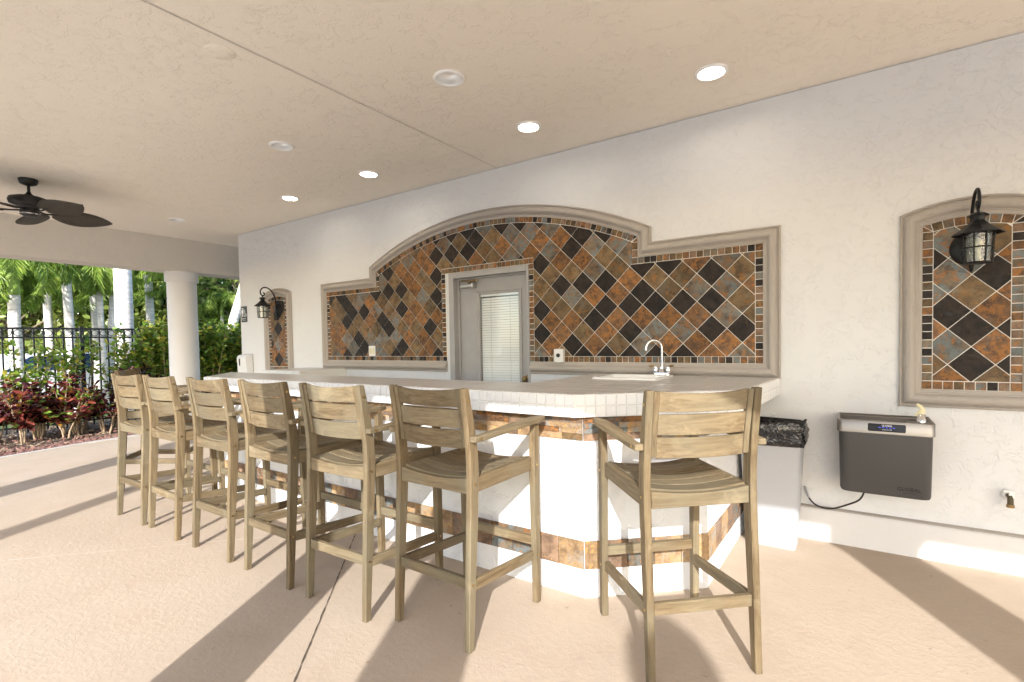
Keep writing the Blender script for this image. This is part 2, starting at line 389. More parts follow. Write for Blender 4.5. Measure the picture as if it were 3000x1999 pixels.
# ground, deck, mulch bed, kerb
g = MB().box(-160, 160, -120, 160, -.30, -.12).build('ground', 'grass'); tag(g, kind='structure')
KX = -9.15
fl = MB().prism([(-9.03, -.90), (30, -.90), (30, 4.02), (-7.62, 4.02), (-7.62, 16), (-9.63, 16), (-9.60, 4.0), (-9.40, 2.6), (-9.03, 1.2)], -.15, 0.0, axis=2).build('floor', 'concrete_floor'); tag(fl, kind='structure')
def strip(name, a, b, wdt, z0, z1, mat, parent=None, wig=0, seed=1):
    rr = random.Random(seed); a = Vector((*a, 0)); b = Vector((*b, 0)); d = (b - a); L = d.length; d.normalize(); p = Vector((-d.y, d.x, 0)); m = MB(); k = max(2, int(L / .03)) if wig else 2
    P = [a + d * L * i / (k - 1) for i in range(k)]; V = []
    for q in P:
        o = (rr.random() - .5) * wig; ww = wdt * (1 + (rr.random() - .5) * (1.2 if wig else 0))
        V += [q + p * (o + ww / 2) + Vector((0, 0, z1)), q + p * (o - ww / 2) + Vector((0, 0, z1))]
    m.add(V, [(2 * i, 2 * i + 1, 2 * i + 3, 2 * i + 2) for i in range(k - 1)]); return m.build(name, mat, parent)
strip('control_joint', (-1.05, .24), (-3.03, 2.37), .006, 0, .004, 'joint_dark', fl, .003)
strip('control_joint', (-5.6, -.16), (-3.30, 2.24), .007, 0, .004, 'joint_light', fl, .002, 3)
mulch = MB().prism([(-9.05, -12), (-9.05, 1.2), (-9.42, 2.6), (-9.62, 4.0), (-9.65, 16), (-12.6, 16), (-12.6, -12)], -.1, -.03, axis=2).build('mulch_bed', 'mulch_ground'); tag(mulch, kind='structure')
# light grey kerb strip along the bed
pk = [(-9.03, -12), (-9.03, 1.2), (-9.40, 2.6), (-9.60, 4.0), (-9.63, 16)]
mk = MB()
for (a, b) in zip(pk[:-1], pk[1:]): mk.prism([a, b, (b[0] - .10, b[1]), (a[0] - .10, a[1])], -.1, .015, axis=2)
tag(mk.build('kerb', 'kerb_concrete'), kind='structure')
road = MB().box(-40, -15.2, -60, 60, -.13, -.10).build('road', 'asphalt'); tag(road, kind='structure')
deck = MB().box(-9.03, 60, -60, -.905, -.2, -.012).build('pool_deck', 'bounce_deck'); tag(deck, kind='structure')  # out of view; coloured paler than the floor to bounce light onto the ceiling

# the wall behind the bar with its door opening, and the building behind it
wl = empty('back_wall', (0, 0, 0), label='long painted stucco wall behind the bar, with the grey door in it', cat='wall')
m = MB(); X0, X1 = -7.655, 9.0
m.box(X0, DX0, WY, WY + .22, 0, CH + .02); m.box(DX1, X1, WY, WY + .22, 0, CH + .02); m.box(DX0, DX1, WY, WY + .22, DZ, CH + .02)
m.build('wall_face', 'stucco_wall', wl)
m = MB(); m.box(X0 + .002, X0 + .22, WY + .22, 12, 0, CH + .02); m.build('return_wall', 'stucco_wall', wl)
m = MB()
for a, b in ((X0, -5.99), (-.42 + .0, X1)): m.prism([(WY, 0), (WY, .225), (WY - .010, .222), (WY - .018, .212), (WY - .018, 0)], a, b, axis=0)
m.build('plinth', 'plinth_paint', wl)
m = MB(); m.prism([(WY, .225), (WY, .237), (WY - .022, .230), (WY - .024, .2225), (WY - .010, .2235)], -.42, X1, axis=0); m.build('plinth_bead', 'moulding_paint', wl)

# ceiling slab with can holes
LIGHTS = [(-2.13, 2.48, 0), (-3.98, 2.47, 0), (-7.34, 3.05, 0), (-.75, 3.40, 1), (-2.11, 3.39, 1), (-3.96, 3.37, 1), (-5.30, 3.37, 1)]
LR = .083
def circ(x, y, r, k=28): return [(x + r * math.cos(2 * math.pi * i / k), y + r * math.sin(2 * math.pi * i / k)) for i in range(k)]
ce = fill_plane('ceiling', [(-8.6, -.07), (9, -.07), (9, 4.1), (-7.5, 4.1), (-7.5, 12), (-8.6, 12)], [circ(x, y, LR) for x, y, _ in LIGHTS], CH, 'stucco_ceiling', flip=True); tag(ce, kind='structure')
rf = MB().box(-9.5, 9.4, -1.2, 12.4, CH + .20, CH + .45).build('roof', 'stucco_beam'); tag(rf, kind='structure')
strip('seam', (-2.852, -.05), (-2.852, 3.995), .008, 0, CH - .0035, 'stucco_beam', ce)
strip('seam_shadow_strip', (-2.8445, -.05), (-2.8445, 3.995), .0022, 0, CH - .0045, 'moulding_paint', ce)  # darker strip laid on the ceiling to draw the seam's shadow line
m = MB(); m.lathe([(0, -.004), (.078, -.004), (.082, -.001), (.082, .004)], (-3.0, 1.5, CH), 28); m.build('cover_plate', 'stucco_ceiling', ce)
strip('wall_bead', (X0, WY - .006), (X1, WY - .006), .012, 0, CH - .004, 'stucco_wall', ce)
# beams on columns: left side, and the open side behind the camera
bl = MB().box(-8.985, -8.585, -.055, 12, 2.582, CH + .21).build('side_beam', 'stucco_beam'); tag(bl, 'deep stucco beam on the round column, spanning the open left side', 'beam')
bb = MB().box(-8.985, 9.2, -.375, -.06, 2.582, CH + .21).build('front_beam', 'stucco_beam'); tag(bb, 'stucco beam over the open pool side behind the camera', 'beam')
def column(x, y, label):
    e = empty('column', (x, y, 0), label=label, cat='column', group='round stucco columns')
    MB().lathe([(.203, -.15), (.203, 2.44)], seg=40).build('shaft', 'stucco_column', e)
    MB().lathe([(.203, 2.432), (.226, 2.434), (.228, 2.44), (.228, 2.583)], seg=40).build('capital', 'stucco_column', e)
    MB().lathe([(.235, -.15), (.235, .10), (.225, .12), (.203, .125)], seg=40).build('base', 'stucco_column', e)
column(-8.785, 3.68, 'round column under the side beam, in front of the hedge')
for x in (-6.20, -1.62, 2.43, 6.6): column(x, -.215, 'round column on the open pool side behind the camera')

# ceiling downlights
for i, (x, y, on) in enumerate(LIGHTS):
    lab = ['unlit round ceiling downlight nearest the ceiling seam, right of it', 'unlit round ceiling downlight in the middle, left of the ceiling seam', 'unlit round ceiling downlight farthest left, near the side beam',
           'lit round ceiling downlight nearest the camera, at upper right', 'lit round ceiling downlight just right of the ceiling seam', 'lit round ceiling downlight left of the seam, third along the lit row', 'lit round ceiling downlight farthest along the lit row'][i]
    e = empty('downlight', (x, y, CH), label=lab, cat='ceiling light', group='recessed downlights')
    MB().lathe([(.076, .001), (.078, -.010), (.084, -.013), (.096, -.011), (.100, -.006), (.100, .0005)], seg=32).build('trim_ring', 'light_trim', e)
    if on:
        MB().lathe([(.0805, .004), (.0805, .022), (.076, .022), (.076, .02), (0.0, .02)], seg=32).build('lens', 'lamp_on', e)
    else:
        MB().lathe([(.0765, .0), (.074, .02), (.066, .045), (.045, .058), (0.0, .062)], seg=32).build('reflector', 'light_off', e)
# ------------------------------------------------------------------ mosaic panels
d_ = .2134; dz_ = .2129; TG = .0025
BED0, BED1, TOP = WY - .001, WY - .009, WY - .0125
SL = ['slate_dark', 'slate_olive', 'slate_rust', 'slate_blue']
trng = random.Random(5)
def tile_obj(name, polys, mat, parent, top=None):
    m = MB()
    for p in polys: m.prism(p, BED1 + .0005, (top or TOP) - trng.random() * .0012, axis=1)
    return m.build(name, mat, parent)
def pick_big(x):
    r = trng.random(); b = max(0, min(1, (x + 3.6) / 3.0))   # more blue-grey towards the right
    wts = [.42, .32 - .12 * b, .27 - .05 * b, .10 + .17 * b]; t = 0
    r *= sum(wts)
    for k, q in enumerate(wts):
        t += q
        if r < t: return SL[k]
    return SL[0]
def pick_small():
    return trng.choices(['slate_dark', 'slate_olive', 'slate_rust', 'slate_blue', 'slate_brown'], [.14, .26, .25, .2, .15])[0]
def diamonds(parent, cells, x0, z0, rng_x, rng_z):
    h = d_ / 2; hz = dz_ / 2; seen = {}
    for i in range(*rng_x):
        for j in range(*rng_z):
            if (i + j) % 2 == 0: continue
            cx, cz = x0 + i * h, z0 + j * hz
            dia = inset([(cx - h, cz), (cx, cz - hz), (cx + h, cz), (cx, cz + hz)], TG)
            ps = []
            for c in cells:
                q = clip_convex(dia, c)
                if len(q) > 2 and abs(area(q)) > 6e-5: ps.append(q)
            if ps:
                t_ = pick_big(cx)
                if t_ == SL[0] and any(seen.get((i + a_, j + b_)) == SL[0] for a_ in (-1, 1) for b_ in (-1, 1)) and trng.random() < .62: t_ = trng.choice(SL[1:])
                seen[(i, j)] = t_; tile_obj('tile', ps, t_, parent)
def row(parent, a, b, inn, name='border_tile', wdt=.052, pitch=.0505):
    # tiles along the line a-b, border width wdt towards the inner normal inn
    L = math.hypot(b[0] - a[0], b[1] - a[1]); k = max(1, round(L / pitch)); dx, dz = (b[0] - a[0]) / k, (b[1] - a[1]) / k
    for i in range(k):
        p = (a[0] + dx * i, a[1] + dz * i); q = (p[0] + dx, p[1] + dz)
        quad = inset([p, q, (q[0] + inn[0] * wdt, q[1] + inn[1] * wdt), (p[0] + inn[0] * wdt, p[1] + inn[1] * wdt)], TG)
        if quad: tile_obj(name, [quad], pick_small(), parent)
def sq(parent, x, z, w_=.052):
    quad = inset([(x, z), (x + w_, z), (x + w_, z + w_), (x, z + w_)], TG); tile_obj('border_tile', [quad], pick_small(), parent)
def arcpts(c, r, a0, a1, k): return [(c[0] + r * math.sin(a0 + (a1 - a0) * i / k), c[1] + r * math.cos(a0 + (a1 - a0) * i / k)) for i in range(k + 1)]
def arcrow(parent, c, r, a0, a1, wdt=.052, pitch=.0505):
    k = round(abs(a1 - a0) * (r - wdt / 2) / pitch)
    for i in range(k):
        t0, t1 = a0 + (a1 - a0) * i / k, a0 + (a1 - a0) * (i + 1) / k
        P = lambda rr, t: (c[0] + rr * math.sin(t), c[1] + rr * math.cos(t))
        tile_obj('border_tile', [inset([P(r, t0), P(r, t1), P(r - wdt, t1), P(r - wdt, t0)], TG)], pick_small(), parent)

BW = .052; FW = .110
# --- big arched panel
big = empty('tile_panel', (0, 0, 0), label='large arched slate mosaic panel around the grey door, framed in taupe moulding', cat='tile panel')
CXP = -3.032; RO = 3.73; CZ = 2.705 - RO; XL, XR, SLx, SRx = -5.648, -.424, -4.715, -1.345; ZB, ZS = 1.098, 2.178
aL = math.asin((SLx - CXP) / RO); aR = math.asin((SRx - CXP) / RO)
outer = [(DX0 - .004, ZB), (XL, ZB), (XL, ZS), (SLx, ZS)] + arcpts((CXP, CZ), RO, aL, aR, 44) + [(SRx, ZS), (XR, ZS), (XR, ZB), (DX1 + .012, ZB)]
m, _ = sweep(outer, PROF, False, WY); m.build('moulding', 'moulding_paint', big)
xl, xr, sl_, sr_ = XL + FW, XR - FW, SLx + FW, SRx - FW; zb, zs = ZB + FW, ZS - FW; ri = RO - FW
cells_bed = []
def under_arc(x0, x1, zlow, r, k=24):
    xs = [x1 + (x0 - x1) * i / k for i in range(k + 1)]; return [(x0, zlow), (x1, zlow)] + [(x, CZ + math.sqrt(r * r - (x - CXP) ** 2)) for x in xs]
m = MB()
for p in ([(xl, zb), (sl_, zb), (sl_, zs), (xl, zs)], under_arc(sl_, DX0, zb, ri), under_arc(DX0, DX1, DZ, ri), under_arc(DX1, sr_, zb, ri), [(sr_, zb), (xr, zb), (xr, zs), (sr_, zs)]): m.prism(p, BED0, BED1, axis=1)
m.build('grout_bed', 'grout', big)
bx0, bx1, bs0, bs1 = xl + BW, xr - BW, sl_ + BW, sr_ - BW; bz0, bz1 = zb + BW - .002, zs - BW; rb = ri - BW
e0 = TG; DBL, DBR, DBT = -3.590, -2.455, 2.173
ccells = [[(bx0 + e0, bz0 + e0), (bs0, bz0 + e0), (bs0, bz1 - e0), (bx0 + e0, bz1 - e0)], under_arc(bs0 , DBL - e0, bz0 + e0, rb - e0), under_arc(DBL - e0, DBR + e0, DBT + e0, rb - e0), under_arc(DBR + e0, bs1, bz0 + e0, rb - e0), [(bs1, bz0 + e0), (bx1 - e0, bz0 + e0), (bx1 - e0, bz1 - e0), (bs1, bz1 - e0)]]
# keep the grout gap on the short vertical edges of the step
def fix(c, x, z): return c
diamonds(big, ccells, -2.2722, 1.2553, (-32, 20), (-1, 16))
# borders
row(big, (xl + BW, zb), (DX0 , zb), (0, 1)); row(big, (DX1, zb), (xr - BW, zb), (0, 1))
sq(big, xl, zb); sq(big, xr - BW, zb); sq(big, xl, zs - BW); sq(big, xr - BW, zs - BW)
row(big, (xl, zb + BW), (xl, zs - BW), (1, 0)); row(big, (xr, zb + BW), (xr, zs - BW), (-1, 0))
row(big, (xl + BW, zs), (sl_, zs), (0, -1)); row(big, (sr_, zs), (xr - BW, zs), (0, -1))
sq(big, sl_, zs - BW); sq(big, sr_ - BW, zs - BW)
zc_o = CZ + math.sqrt(ri ** 2 - (sl_ - CXP) ** 2); zc_i = CZ + math.sqrt(rb ** 2 - (bs0 - CXP) ** 2)
row(big, (sl_, zs), (sl_, zc_i - .01), (1, 0)); row(big, (sr_, zs), (sr_, zc_i - .01), (-1, 0))
a0 = math.asin((bs0 - CXP) / rb); a1 = math.asin((bs1 - CXP) / rb); arcrow(big, (CXP, CZ), ri, a0, a1)
for sg, xo, xi, aa in ((1, sl_, bs0, a0), (-1, sr_, bs1, a1)):
    pc = (xo, zc_o); qc = (xi, zc_i - .01); rr_ = (CXP + ri * math.sin(aa), CZ + ri * math.cos(aa)); vv = (xo, zc_i - .01)
    for tri in ([pc, (xi, zc_i), rr_], [pc, vv, qc]):
        t = inset(tri, TG)
        if len(t) > 2: tile_obj('border_tile', [t], pick_small(), big)
# door surround
row(big, (DBL, zb + BW), (DBL, DBT - BW), (1, 0), 'door_border_tile'); row(big, (DBR, zb + BW), (DBR, DBT - BW), (-1, 0), 'door_border_tile', .050)
row(big, (DBL, DBT), (DBR, DBT), (0, -1), 'door_border_tile')

# --- the two slim arched panels
def slim(cx, label):
    p = empty('tile_panel', (0, 0, 0), label=label, cat='tile panel', group='slim arched tile panels')
    hw = .335; zt = 2.136; zap = 2.203; r = (hw ** 2 + (zap - zt) ** 2) / (2 * (zap - zt)); c = (cx, zap - r); aa = math.asin(hw / r); zb_ = .950
    out = [(cx - hw, zb_)] + arcpts(c, r, -aa, aa, 20) + [(cx + hw, zb_)]
    m, _ = sweep(out, PROF, True, WY); m.build('moulding', 'moulding_paint', p)
    hi = hw - FW; z0 = zb_ + FW; r1 = r - FW
    top = lambda rr, h, k=16: [(cx + h - 2 * h * i / k, c[1] + math.sqrt(rr * rr - (h - 2 * h * i / k) ** 2)) for i in range(k + 1)]
    m = MB(); m.prism([(cx - hi, z0), (cx + hi, z0)] + top(r1, hi), BED0, BED1, axis=1); m.build('grout_bed', 'grout', p)
    h2 = hi - BW; r2 = r1 - BW; cell = [(cx - h2 + e0, z0 + BW + e0), (cx + h2 - e0, z0 + BW + e0)] + top(r2 - e0, h2 - e0)
    diamonds(p, [cell], cx + .004, 1.107, (-4, 5), (-1, 11))
    row(p, (cx - h2, z0), (cx + h2, z0), (0, 1)); sq(p, cx - hi, z0); sq(p, cx + h2, z0)
    zo = c[1] + math.sqrt(r1 ** 2 - hi ** 2); zi = c[1] + math.sqrt(r2 ** 2 - h2 ** 2)
    row(p, (cx - hi, z0 + BW), (cx - hi, zi), (1, 0)); row(p, (cx + hi, z0 + BW), (cx + hi, zi), (-1, 0))
    a_ = math.asin(h2 / r2); arcrow(p, c, r1, -a_, a_)
    for s_ in (-1, 1):
        for tri in ([(cx + s_ * hi, zo), (cx + s_ * h2, zi), (cx + s_ * r1 * math.sin(a_), c[1] + r1 * math.cos(a_))], [(cx + s_ * hi, zo), (cx + s_ * hi, zi), (cx + s_ * h2, zi)]):
            t = inset(tri, TG)
            if len(t) > 2: tile_obj('border_tile', [t], pick_small(), p)
slim(.572, 'slim arched slate mosaic panel above the drinking fountain')
slim(-6.655, 'slim arched slate mosaic panel near the left end of the wall, behind the counter')

# ------------------------------------------------------------------ door
door = empty('door', (-2.97, WY, 0), label='grey half-glazed door with closed blinds, set into the mosaic panel', cat='door')
def dbox(name, x0, x1, y0, y1, z0, z1, mat, par=None, c=None):
    m = MB(); (m.cbox if c else m.box)(x0 + 2.97, x1 + 2.97, y0 - WY, y1 - WY, z0, z1, *([c] if c else [])); return m.build(name, mat, par or door)
m = MB()
m.box(DX0, -3.494, WY - .003, WY + .20, 0, DZ - .0).box(DX1 - .004, DX1, WY - .003, WY + .2, 0, DZ)
for i in range(len(m.v)): v = m.v[i]; m.v[i] = (v[0] + 2.97, v[1] - WY, v[2])
m.build('reveal', 'reveal_white', door)
fr = None
m = MB()
for (x0, x1, y0, y1, z0, z1) in ((-3.494, -3.430, -.012, .20, 0, 2.117), (-2.536, -2.511, -.012, .20, 0, 2.117), (-3.430, -2.536, -.012, .20, 2.062, 2.117), (-3.430, -3.405, .052, .20, 0, 2.062), (-2.552, -2.536, .052, .2, 0, 2.062), (-3.405, -2.552, .052, .2, 2.046, 2.062)):
    m.cbox(x0 + 2.97, x1 + 2.97, y0, y1, z0, z1, .002)
m.build('frame', 'door_paint', door)
# slab with glazed opening
sx0, sx1, sz1 = -3.403, -2.554, 2.044; gx0, gx1, gz0, gz1 = -3.165, -2.668, .35, 1.893; Y0, Y1 = WY + .072, WY + .114
slab = MB()
for (x0, x1, z0, z1) in ((sx0, gx0, .01, sz1), (gx1, sx1, .01, sz1), (gx0, gx1, gz1, sz1), (gx0, gx1, .01, gz0)): slab.box(x0 + 2.97, x1 + 2.97, Y0 - WY, Y1 - WY, z0, z1)
slab = slab.build('slab', 'door_paint', door)
pr = [(0, 0), (0, .012), (.008, .016), (.016, .012), (.020, .007), (.032, .009), (.038, .002), (.038, -.016)]
m, _ = sweep([(gx0 + 2.97 - .028, gz0 - .028), (gx0 + 2.97 - .028, gz1 + .028), (gx1 + 2.97 + .028, gz1 + .028), (gx1 + 2.97 + .028, gz0 - .028)], pr, True, Y0 - WY); m.build('glazing_bead', 'door_paint', slab)
dbox('pane', gx0 + .004, gx1 - .004, Y0 + .008, Y0 + .012, gz0, gz1, 'window_glass', slab)
bl_ = empty('blind'); bl_.parent = door
sm = MB(); L2 = (gx1 - gx0) / 2 - .012
sm.add([(-L2, .005, .0110), (L2, .005, .0110), (L2, 0, 0), (-L2, 0, 0), (L2, -.007, -.0118), (-L2, -.007, -.0118)], [(0, 3, 2, 1), (3, 5, 4, 2)])
s0 = sm.build('slat', 'blind_slat', bl_, ((gx0 + gx1) / 2 + 2.97, Y0 - WY + .032, gz0 + .02))
k = 0; z = gz0 + .02
while z < gz1 - .06:
    z += .0253; o = s0.copy(); COL.objects.link(o); o.location.z = z; o.rotation_euler.x = (random.random() - .5) * .07; k += 1
for fx in (.27, .74):
    xx = gx0 + (gx1 - gx0) * fx + 2.97; MB().tube([(xx, Y0 - WY + .024, gz0), (xx, Y0 - WY + .024, gz1)], .0011, 5).build('cord', 'grout_grey', bl_)
dbox('head_rail', gx0 + .01, gx1 - .01, Y0 + .018, Y0 + .046, gz1 - .03, gz1, 'blind_slat', bl_)
dbox('blind_backing', DX0, DX1, WY + .21, WY + .22, 0, DZ, 'room_backing', door)  # added dark panel for the unlit room; keeps the slat gaps dark
# closer and knob
cl = MB(); cx_ = -3.378 + 2.97
cl.cbox(cx_ + .02, cx_ + .165, .012, .070, 1.958, 2.000, .010); cl.tube([(cx_ + .022, .042, 1.979), (cx_ + .002, .042, 1.979)], [.019, .014], 14); cl.cbox(cx_ + .165, cx_ + .185, .010, .070, 1.955, 2.003, .003)
clo = cl.build('closer', 'closer_silver', door)
text('letter', 'B', .040, 'sign_white', clo, WALLTXT(cx_ + .177, .0085, 1.979) )
MB().tube([(cx_ + .10, .04, 2.0), (cx_ + .10, .04, 2.012)], .012, 12).tube([(cx_ + .10, .04, 2.012), (cx_ + .24, -.004, 2.022)], .0065, 8).tube([(cx_ + .25, -.008, 2.024), (cx_ + .02, .03, 2.036)], .0075, 8).tube([(cx_ + .25, -.008, 2.012), (cx_ + .25, -.008, 2.032)], .010, 10).build('closer_arm', 'aged_brass', door)
kx = -2.592 + 2.97
m = MB(); prof = [(0, .0), (.031, 0), (.033, .004), (.026, .010), (.013, .013), (.012, .032), (.020, .038), (.028, .050), (.028, .060), (.020, .069), (.010, .071), (.006, .069), (0, .069)]
m.lathe(prof, seg=24)
for i in range(len(m.v)): v = m.v[i]; m.v[i] = (v[0] + kx, Y0 - WY - v[2], v[1] + 1.042)
m.build('knob', 'aged_brass', door)
MB().tube([(kx, Y0 - WY + .002, 1.042), (kx, Y0 - WY - .002, 1.042)], .036, 20).build('rosette', 'aged_brass', door)

# ================================================================== BAR
bar = empty('bar_counter', (0, 0, 0), label='long white bar with tiled top, slate bands and an angled corner', cat='bar')
OUT = [(-.655, 3.998), (-.672, 2.895), (-1.20, 2.430), (-5.22, 2.430), (-5.745, 2.895), (-5.75, 3.998)]
def offs(path, t):
    k = len(path); res = []
    for i in range(k):
        def dn(a, b): L = math.hypot(b[0] - a[0], b[1] - a[1]); return ((b[0] - a[0]) / L, (b[1] - a[1]) / L)
        d0 = dn(path[i - 1], path[i]) if i else None; d1 = dn(path[i], path[i + 1]) if i < k - 1 else None
        d0 = d0 or d1; d1 = d1 or d0; n0 = (-d0[1], d0[0]); n1 = (-d1[1], d1[0]); mm = (n0[0] + n1[0], n0[1] + n1[1]); q = mm[0] * n0[0] + mm[1] * n0[1]
        res.append((path[i][0] + mm[0] / q * t, path[i][1] + mm[1] / q * t))
    return res
inn_ = offs(OUT, -.14)
m = MB()
for i in range(5):
    m.prism([OUT[i], OUT[i + 1], inn_[i + 1], inn_[i]], 0, .99, axis=2)
m.build('base', 'stucco_white', bar)
brng = random.Random(21)
def wall_tiles(name, path, z0, z1, wid, mats, proud=.006, gap=.003, limit=None, off=0.0):
    for i in range(len(path) - 1):
        a = Vector((*path[i], 0)); b = Vector((*path[i + 1], 0)); d = b - a; L = d.length; d.normalize(); nn = Vector((d.y, -d.x, 0)) * -1
        nn = Vector((-d.y, d.x, 0)); t = 0.0
        while t < L - .004:
            ww = wid() if callable(wid) else wid
            e = min(L, t + ww)
            if L - e < (.35 * ww): e = L
            p0, p1 = t + gap / 2, e - gap / 2
            if p1 - p0 > .006:
                pr_ = proud + brng.random() * .003; mm = MB()
                u0 = a + d * p0; u1 = a + d * p1
                q = [u0 - nn * .002, u1 - nn * .002, u1 + nn * pr_, u0 + nn * pr_]
                mm.prism([(v.x, v.y) for v in q], z0 + gap / 2, z1 - gap / 2, axis=2); mm.build(name, brng.choices(list(mats), list(mats.values()))[0], bar)
            t = e
wall_tiles('band_tile', OUT, .157, .312, .155, {'slate_gold': .35, 'slate_brown': .35, 'slate_blue': .3})
strip_m = MB()
LM = {'slate_gold': .34, 'slate_rust': .26, 'slate_blue': .12, 'slate_olive': .16, 'slate_brown': .12}
wall_tiles('stone_strip', OUT[:5], .858, .896, lambda: brng.uniform(.10, .19), {'slate_gold': .55, 'slate_brown': .15, 'slate_blue': .2, 'slate_olive': .1}, .008, .002)
for z0, z1 in ((.896, .924), (.924, .953), (.953, .984)): wall_tiles('stone_strip', OUT[:5] if z0 < .95 else OUT[:5], z0, z1, lambda: brng.uniform(.11, .26), LM, .010, .0015)
# counter slab
CT = 1.110
CO = [(-.437, 3.998), (-.487, 2.990), (-1.218, 2.372), (-5.24, 2.365), (-5.965, 2.990)]
SK = (-1.635, -1.135, 3.44, 3.90)
SXY = [(SK[0] + .03, SK[2] + .03), (SK[1] - .03, SK[2] + .03), (SK[1] - .03, SK[3] - .11), (SK[0] + .03, SK[3] - .11)]
outp = [CO[0], CO[1], CO[2], CO[3], CO[4], (-5.95, 2.955), (-1.86, 2.955), (-1.86, 3.998)]
pl_ = fill_plane('countertop', outp, [SXY], CT - .0013, 'grout', thick=-.1117); pl_.parent = bar
pl2 = MB().box(-5.98, -5.20, 3.36, 3.998, CT - .113, CT - .0013).build('countertop', 'grout', bar)
# top tiles
def poly_tiles(cells, holes, x0, y0, nx, ny, p, parent, name):
    for i in range(nx):
        for j in range(ny):
            q0 = [(x0 + i * p, y0 + j * p), (x0 + (i + 1) * p, y0 + j * p), (x0 + (i + 1) * p, y0 + (j + 1) * p), (x0 + i * p, y0 + (j + 1) * p)]; q0 = inset(q0, .0028)
            ps = []
            for c in cells:
                q = clip_convex(q0, c)
                if len(q) < 3: continue
                cut = [q]
                for h in holes:
                    nxt = []
                    for r_ in cut:
                        a_ = clip(r_, (h[0], 0), (-1, 0)); b_ = clip(r_, (h[1], 0), (1, 0)); mid_ = clip(clip(r_, (h[0], 0), (1, 0)), (h[1], 0), (-1, 0)) if len(r_) > 2 else []
                        c_ = clip(mid_, (0, h[2]), (0, -1)) if len(mid_) > 2 else []; d2 = clip(mid_, (0, h[3]), (0, 1)) if len(mid_) > 2 else []
                        nxt += [z_ for z_ in (a_, b_, c_, d2) if len(z_) > 2 and abs(area(z_)) > 1e-5]
                    cut = nxt
                ps += [z_ for z_ in cut if abs(area(z_)) > 1e-4]
            if ps:
                m = MB(); t = CT + brng.random() * .0007
                for q in ps: m.prism(q, CT - .0105, t, axis=2)
                m.build(name, 'counter_tile', parent)
eb = .009
cF = [(-5.24 - .0, 2.365 + eb), (-1.218, 2.372 + eb), (-.487 - eb, 2.990), (-.487 - eb, 2.955), (-5.95, 2.955)]
cF = [(-5.235, 2.374), (-1.222, 2.381), (-.535, 2.955), (-5.915, 2.955)]
cR = [(-1.852, 2.955), (-.535, 2.955), (-.497, 2.99), (-.447, 3.99), (-1.852, 3.99)]
poly_tiles([cF, cR], [SK], -5.985, 2.381 - .0, 36, 11, .155, bar, 'top_tile')
poly_tiles([[(-5.97, 3.369), (-5.209, 3.369), (-5.209, 3.99), (-5.97, 3.99)]], [], -5.985, 3.369, 6, 5, .155, bar, 'top_tile')
# edge tiles
et = MB().cbox(-.0272, .0272, -.009, .006, -.029, .029, .0035); me0 = None
def edge_chain(path, closed=False):
    global me0
    for i in range(len(path) - 1):
        a = Vector((*path[i], 0)); b = Vector((*path[i + 1], 0)); d = b - a; L = d.length; d.normalize(); k = round(L / .0575); st = L / k
        ang = math.atan2(d.y, d.x) + math.pi
        for j in range(k):
            for r_ in range(2):
                p = a + d * (st * (j + .5))
                if me0 is None: o = et.build('edge_tile', 'white_tile', bar); me0 = o.data
                else: o = link('edge_tile', me0, None, bar)
                o.location = (p.x, p.y, CT - .031 - r_ * .0605); o.rotation_euler = (0, 0, ang)
edge_chain([(x, y) for x, y in CO]); edge_chain([(-5.20, 3.36), (-5.98, 3.36)])
MB().prism([CO[0], CO[1], CO[2], CO[3], CO[4]] + offs(CO, -.03)[::-1], CT - .122, CT - .113, axis=2).build('edge_underside', 'grout', bar)

# sink and tap on the counter
sk = empty('sink', ((SK[0] + SK[1]) / 2, (SK[2] + SK[3]) / 2, CT), label='white drop-in sink sunk into the tiled counter return', cat='sink')
def rrect(x0, x1, y0, y1, r, k=5):
    P = []
    for cx, cy, a in ((x1 - r, y1 - r, 0), (x0 + r, y1 - r, 90), (x0 + r, y0 + r, 180), (x1 - r, y0 + r, 270)):
        P += [(cx + r * math.cos(R(a + 90 * i / k)), cy + r * math.sin(R(a + 90 * i / k))) for i in range(k + 1)]
    return P
def loft(m, rings, cap0=False, cap1=False, smooth=True):
    k = len(rings[0]); V = [v for r_ in rings for v in r_]
    m.add(V, [(i * k + j, i * k + (j + 1) % k, (i + 1) * k + (j + 1) % k, (i + 1) * k + j) for i in range(len(rings) - 1) for j in range(k)], smooth)
    if cap0: m.add(rings[0], [tuple(range(k))])
    if cap1: m.add(rings[-1], [tuple(range(k))[::-1]])
    return m
hx, hy = (SK[1] - SK[0]) / 2, (SK[3] - SK[2]) / 2
ring = lambda ix, iy0, iy1, z, r: [(x, y, z) for x, y in rrect(-hx + ix, hx - ix, -hy + iy0, hy - iy1, r)]
m = MB(); loft(m, [ring(0, 0, 0, -.001, .04), ring(.001, .001, .001, .008, .04), ring(.008, .008, .008, .014, .038), ring(.026, .026, .09, .014, .03), ring(.036, .036, .10, .006, .03), ring(.050, .050, .115, -.13, .03), ring(.09, .09, .15, -.15, .02)], cap1=True); m.build('basin', 'sink_white', sk)
MB().lathe([(0, -.1485), (.028, -.1485), (.03, -.146)], (0, -.03, 0), 20).build('drain', 'chrome', sk)
fc = empty('faucet', (-1.222, 3.852, CT + .013), label='chrome gooseneck faucet with two handles behind the sink', cat='faucet')
m = MB(); loft(m, [[(x, y, z) for x, y in rrect(-.065 * s_, .065 * s_, -.026 * s_, .026 * s_, .024 * s_)] for z, s_ in ((0, 1), (.012, 1), (.02, .93))], cap1=True); m.build('base_plate', 'chrome', fc)
